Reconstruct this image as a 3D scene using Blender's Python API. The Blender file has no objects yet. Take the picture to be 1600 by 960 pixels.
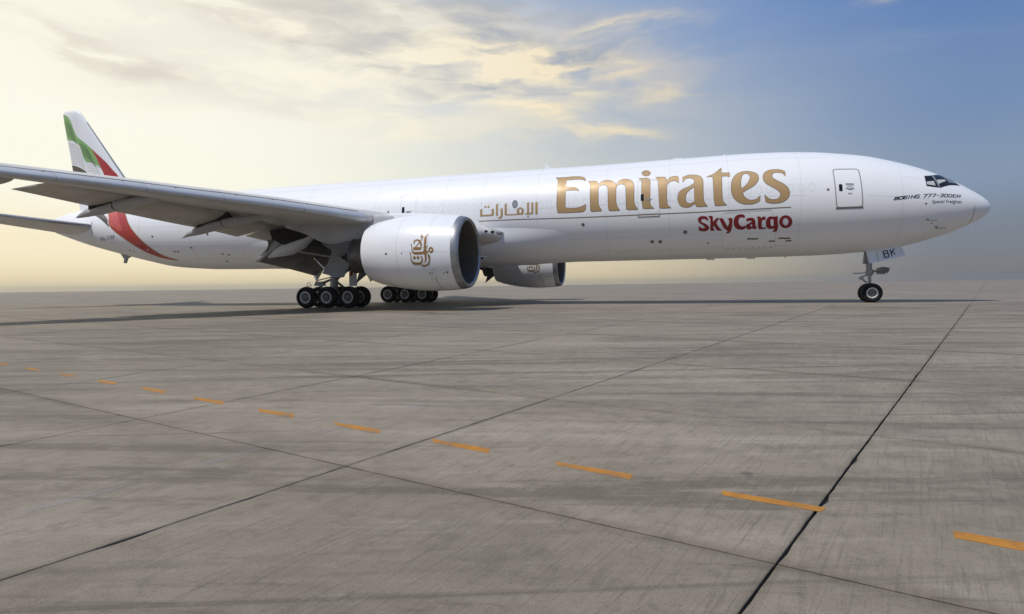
import bpy, bmesh, math, random, json
import numpy as np
from mathutils import Vector, Matrix, noise
from mathutils.geometry import tessellate_polygon
random.seed(7)
sc = bpy.context.scene
COL = sc.collection

# ------------------------------------------------------------------ camera
CX, CY, CZ = -15.905723619, -39.690501494, 1.240678254
YAW, PITCH, ROLL, FPX = -0.2735631288, -0.0348672561, -0.0133111387, 970.0334
fwd = Vector((math.sin(YAW) * math.cos(PITCH), math.cos(YAW) * math.cos(PITCH), math.sin(PITCH)))
rgt = Vector((math.cos(YAW), -math.sin(YAW), 0))
upv = rgt.cross(fwd)
cr, sr = math.cos(ROLL), math.sin(ROLL)
cam_x = rgt * cr + upv * sr
cam_y = upv * cr - rgt * sr
cd = bpy.data.cameras.new('camera')
cam = bpy.data.objects.new('camera', cd)
COL.objects.link(cam)
m3 = Matrix((cam_x, cam_y, -fwd)).transposed()
cam.matrix_world = Matrix.Translation((CX, CY, CZ)) @ m3.to_4x4()
cd.sensor_width = 36.0
cd.lens = FPX * 36.0 / 1600.0
cd.clip_end = 20000
cd.clip_start = 0.1
sc.camera = cam

# ------------------------------------------------------------------ light
SUNV = Vector((-0.32, -0.52, 1.0)).normalized()
sd = bpy.data.lights.new('sun', 'SUN')
sd.energy = 3.15
sd.angle = math.radians(0.5)
sd.color = (1.0, 0.95, 0.87)
sun = bpy.data.objects.new('sun', sd)
COL.objects.link(sun)
sun.rotation_euler = SUNV.to_track_quat('Z', 'Y').to_euler()
sc.view_settings.view_transform = 'Standard'
sc.view_settings.look = 'None'
sc.view_settings.exposure = 0.0
sc.view_settings.gamma = 1.0

# ------------------------------------------------------------------ sky
w = bpy.data.worlds.new('World')
sc.world = w
w.use_nodes = True
NT = w.node_tree
NT.nodes.clear()


class G:
    """small helper to write node graphs as expressions"""
    def __init__(s, nt): s.nt = nt

    def put(s, sock, v):
        if isinstance(v, bpy.types.NodeSocket): s.nt.links.new(v, sock)
        elif v is not None: sock.default_value = v

    def m(s, op, a, b=None, c=None, clamp=False):
        n = s.nt.nodes.new('ShaderNodeMath'); n.operation = op; n.use_clamp = clamp
        s.put(n.inputs[0], a)
        if b is not None: s.put(n.inputs[1], b)
        if c is not None: s.put(n.inputs[2], c)
        return n.outputs[0]

    def ramp(s, f, stops, interp='EASE'):
        n = s.nt.nodes.new('ShaderNodeValToRGB'); s.put(n.inputs[0], f)
        cr_ = n.color_ramp; cr_.interpolation = interp
        while len(cr_.elements) < len(stops): cr_.elements.new(0.5)
        for e, (p, c) in zip(cr_.elements, stops):
            e.position = p
            e.color = (c[0], c[1], c[2], 1) if not isinstance(c, (int, float)) else (c, c, c, 1)
        return n.outputs[0]

    def mix(s, f, a, b, mode='MIX'):
        n = s.nt.nodes.new('ShaderNodeMix'); n.data_type = 'RGBA'; n.blend_type = mode
        s.put(n.inputs[0], f); s.put(n.inputs[6], a); s.put(n.inputs[7], b)
        return n.outputs[2]

    def xyz(s, x, y, z):
        n = s.nt.nodes.new('ShaderNodeCombineXYZ')
        for i, v in enumerate((x, y, z)): s.put(n.inputs[i], v)
        return n.outputs[0]

    def sep(s, v):
        n = s.nt.nodes.new('ShaderNodeSeparateXYZ'); s.put(n.inputs[0], v)
        return n.outputs

    def noise(s, vec, scale=1, detail=4, rough=.5, dist=0.0, out=0):
        n = s.nt.nodes.new('ShaderNodeTexNoise'); s.put(n.inputs['Vector'], vec)
        n.inputs['Scale'].default_value = scale; n.inputs['Detail'].default_value = detail
        n.inputs['Roughness'].default_value = rough; n.inputs['Distortion'].default_value = dist
        return n.outputs[out]

    def ms(s, f, a, b, c=0.0, d=1.0, clamp=True):
        n = s.nt.nodes.new('ShaderNodeMapRange'); n.clamp = clamp; n.interpolation_type = 'SMOOTHSTEP'
        s.put(n.inputs[0], f)
        for i, v in enumerate((a, b, c, d)): s.put(n.inputs[i + 1], v)
        return n.outputs[0]


def lin(r, g, b):
    f = lambda c: (c / 255 / 12.92) if c / 255 <= .04045 else ((c / 255 + .055) / 1.055) ** 2.4
    return (f(r), f(g), f(b), 1)


g = G(NT)
tc = NT.nodes.new('ShaderNodeTexCoord').outputs['Generated']
X, Y, Z = g.sep(tc)
# heading measured from a fixed compass direction (16 degrees west of the plane's abeam), degrees
c0, s0 = math.cos(YAW), math.sin(YAW)
rr = g.m('SUBTRACT', g.m('MULTIPLY', X, c0), g.m('MULTIPLY', Y, s0))
ff = g.m('ADD', g.m('MULTIPLY', X, s0), g.m('MULTIPLY', Y, c0))
az = g.m('MULTIPLY', g.m('ARCTAN2', rr, ff), 57.2958)
el = g.m('MULTIPLY', g.m('ARCSINE', Z), 57.2958)
elp = g.m('MAXIMUM', el, 0.0)
e90 = g.m('DIVIDE', elp, 90.0)
# t: 0 towards the low evening glow, 1 opposite
GL = -46.0
t = g.m('MULTIPLY', g.m('SUBTRACT', 1.0, g.m('COSINE', g.m('MULTIPLY', g.m('SUBTRACT', az, GL), math.pi / 180))), 0.5)
d9 = lambda e: e / 90.0
warm = g.ramp(e90, [(0, lin(248, 228, 182)), (d9(3), lin(254, 240, 204)), (d9(9), lin(255, 253, 234)),
                    (d9(17), lin(255, 251, 234)), (d9(26), lin(248, 243, 228)), (d9(50), lin(130, 158, 194)), (1, lin(72, 110, 168))])
mid = g.ramp(e90, [(0, lin(232, 212, 168)), (d9(3), lin(222, 209, 178)), (d9(7), lin(216, 213, 194)),
                   (d9(12), lin(196, 202, 204)), (d9(24), lin(142, 168, 206)), (d9(50), lin(94, 130, 184)), (1, lin(72, 110, 168))])
cold = g.ramp(e90, [(0, lin(116, 114, 114)), (d9(3), lin(116, 122, 134)), (d9(8), lin(128, 146, 170)),
                    (d9(14), lin(112, 138, 176)), (d9(22), lin(90, 126, 180)), (d9(50), lin(80, 118, 174)), (1, lin(72, 110, 168))])
c1 = g.mix(g.ms(t, 0.01, 0.22), warm, mid)
sky = g.mix(g.ms(t, g.ms(el, 2, 16, .18, .13), g.ms(el, 2, 16, .43, .45)), c1, cold)

# cloud field, built in (heading, elevation) space of the sky itself
wn = g.noise(g.xyz(g.m('MULTIPLY', az, .09), g.m('MULTIPLY', el, .28), 0.0), 1.0, 5, .55)
wn2 = g.noise(g.xyz(g.m('MULTIPLY', az, .09), g.m('MULTIPLY', el, .28), 7.3), 1.0, 5, .55)
azw = g.m('ADD', az, g.m('MULTIPLY', g.m('SUBTRACT', wn, .5), 9.0))
elw = g.m('ADD', el, g.m('MULTIPLY', g.m('SUBTRACT', wn2, .5), 4.2))


def blob(px, py, rx, ry, rot, amp):
    a0 = math.degrees(math.atan((px - 800) / FPX))
    e0 = math.degrees(math.atan((447 - py) / FPX * math.cos(math.radians(a0))))
    k = math.cos(math.radians(a0))
    ra = math.degrees(rx / FPX) * k * k; rb = math.degrees(ry / FPX) * k
    cr_, sr_ = math.cos(math.radians(rot)), math.sin(math.radians(rot))
    da = g.m('SUBTRACT', azw, a0); de = g.m('SUBTRACT', elw, e0)
    u = g.m('DIVIDE', g.m('SUBTRACT', g.m('MULTIPLY', da, cr_), g.m('MULTIPLY', de, sr_)), ra)
    v = g.m('DIVIDE', g.m('ADD', g.m('MULTIPLY', da, sr_), g.m('MULTIPLY', de, cr_)), rb)
    q = g.m('ADD', g.m('MULTIPLY', u, u), g.m('MULTIPLY', v, v))
    return g.m('MULTIPLY', g.m('EXPONENT', g.m('MULTIPLY', q, -1.0)), amp)


def total(lst):
    s = None
    for b in lst:
        v = blob(*b)
        s = v if s is None else g.m('ADD', s, v)
    return s


dark = total([(500, 22, 120, 26, 0, .9), (640, 62, 150, 26, 8, .9), (800, 25, 110, 22, 0, .8), (880, 92, 95, 11, 0, .8),
              (240, 97, 80, 12, 5, 1.0), (60, 30, 130, 15, 12, .7), (420, 45, 120, 22, 10, .6), (560, 40, 170, 30, 6, .6), (740, 60, 150, 30, 5, .6), (780, 140, 90, 10, 4, .5), (560, 60, 330, 60, 6, .55), (820, 60, 170, 60, 3, .45), (170, 70, 260, 45, 6, .5), (420, 160, 200, 22, 3, .35), (610, 118, 90, 16, 6, .6), (700, 150, 120, 14, 0, .35),
              (930, 30, 90, 14, 0, .4), (120, 90, 130, 12, 4, .4), (960, 95, 60, 9, 0, .4)])
light = total([(905, 112, 105, 17, 2, 1.1), (975, 53, 72, 10, 2, .9), (1040, 149, 50, 8, 2, .8), (800, 86, 120, 14, 4, .8),
               (900, 203, 105, 12, 10, .9), (830, 172, 90, 14, 8, .7), (720, 105, 110, 17, 8, .7), (520, 75, 180, 26, 10, .5),
               (620, 190, 150, 16, 4, .6), (440, 120, 170, 20, 8, .4), (570, 5, 60, 10, 0, .2), (650, 22, 120, 14, 0, .3),
               (1400, 8, 45, 9, 0, .4), (890, 150, 70, 8, 4, .5), (640, 215, 110, 7, -2, .6), (980, 222, 60, 8, 6, .4), (520, 90, 380, 80, 6, .55), (800, 100, 230, 80, 4, .45), (150, 60, 240, 70, 5, .6), (320, 110, 240, 40, 4, .5)])
tex = g.noise(g.xyz(g.m('MULTIPLY', azw, .12), g.m('MULTIPLY', elw, .52), 5.6), 1.0, 4, .52)
dk = g.m('MULTIPLY', dark, g.ms(tex, .30, .60))
lt = g.m('MULTIPLY', light, g.ms(tex, .70, .36))
# thin high cirrus all over the sky
cz = g.noise(g.xyz(g.m('DIVIDE', X, g.m('ADD', g.m('ABSOLUTE', Z), .12)), g.m('MULTIPLY', g.m('DIVIDE', Y, g.m('ADD', g.m('ABSOLUTE', Z), .12)), 2.4), 0.0), .55, 6, .6)
cir = g.m('MULTIPLY', g.ms(cz, .52, .8), g.m('MULTIPLY', g.ms(el, 9, 26), g.ms(t, .1, .4, .0, .26)))
sky = g.mix(cir, sky, lin(226, 224, 214))
dkc = g.mix(g.ms(t, 0.0, .2), lin(224, 216, 200), lin(160, 169, 182))
sky = g.mix(g.m('MULTIPLY', g.m('MINIMUM', dk, 1.0), .95), sky, dkc)
ltc = g.mix(g.ms(t, 0.0, .3), lin(255, 250, 230), lin(250, 226, 178))
sky = g.mix(g.m('MULTIPLY', g.m('MINIMUM', lt, 1.0), .92), sky, ltc)
# below the horizon: dull ground tone
sky = g.mix(g.ms(el, -.2, -3.0), sky, lin(120, 112, 100))

nish = NT.nodes.new('ShaderNodeTexSky')
nish.sky_type = 'NISHITA'
nish.sun_disc = False
nish.sun_elevation = math.asin(SUNV.z)
nish.sun_rotation = math.atan2(SUNV.x, SUNV.y)
bg1 = NT.nodes.new('ShaderNodeBackground'); NT.links.new(nish.outputs[0], bg1.inputs[0]); bg1.inputs[1].default_value = 0.1
bg2 = NT.nodes.new('ShaderNodeBackground'); NT.links.new(sky, bg2.inputs[0]); bg2.inputs[1].default_value = 1.05
mx = NT.nodes.new('ShaderNodeMixShader'); mx.inputs[0].default_value = 0.93
NT.links.new(bg1.outputs[0], mx.inputs[1]); NT.links.new(bg2.outputs[0], mx.inputs[2])
wo = NT.nodes.new('ShaderNodeOutputWorld'); NT.links.new(mx.outputs[0], wo.inputs[0])


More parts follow.
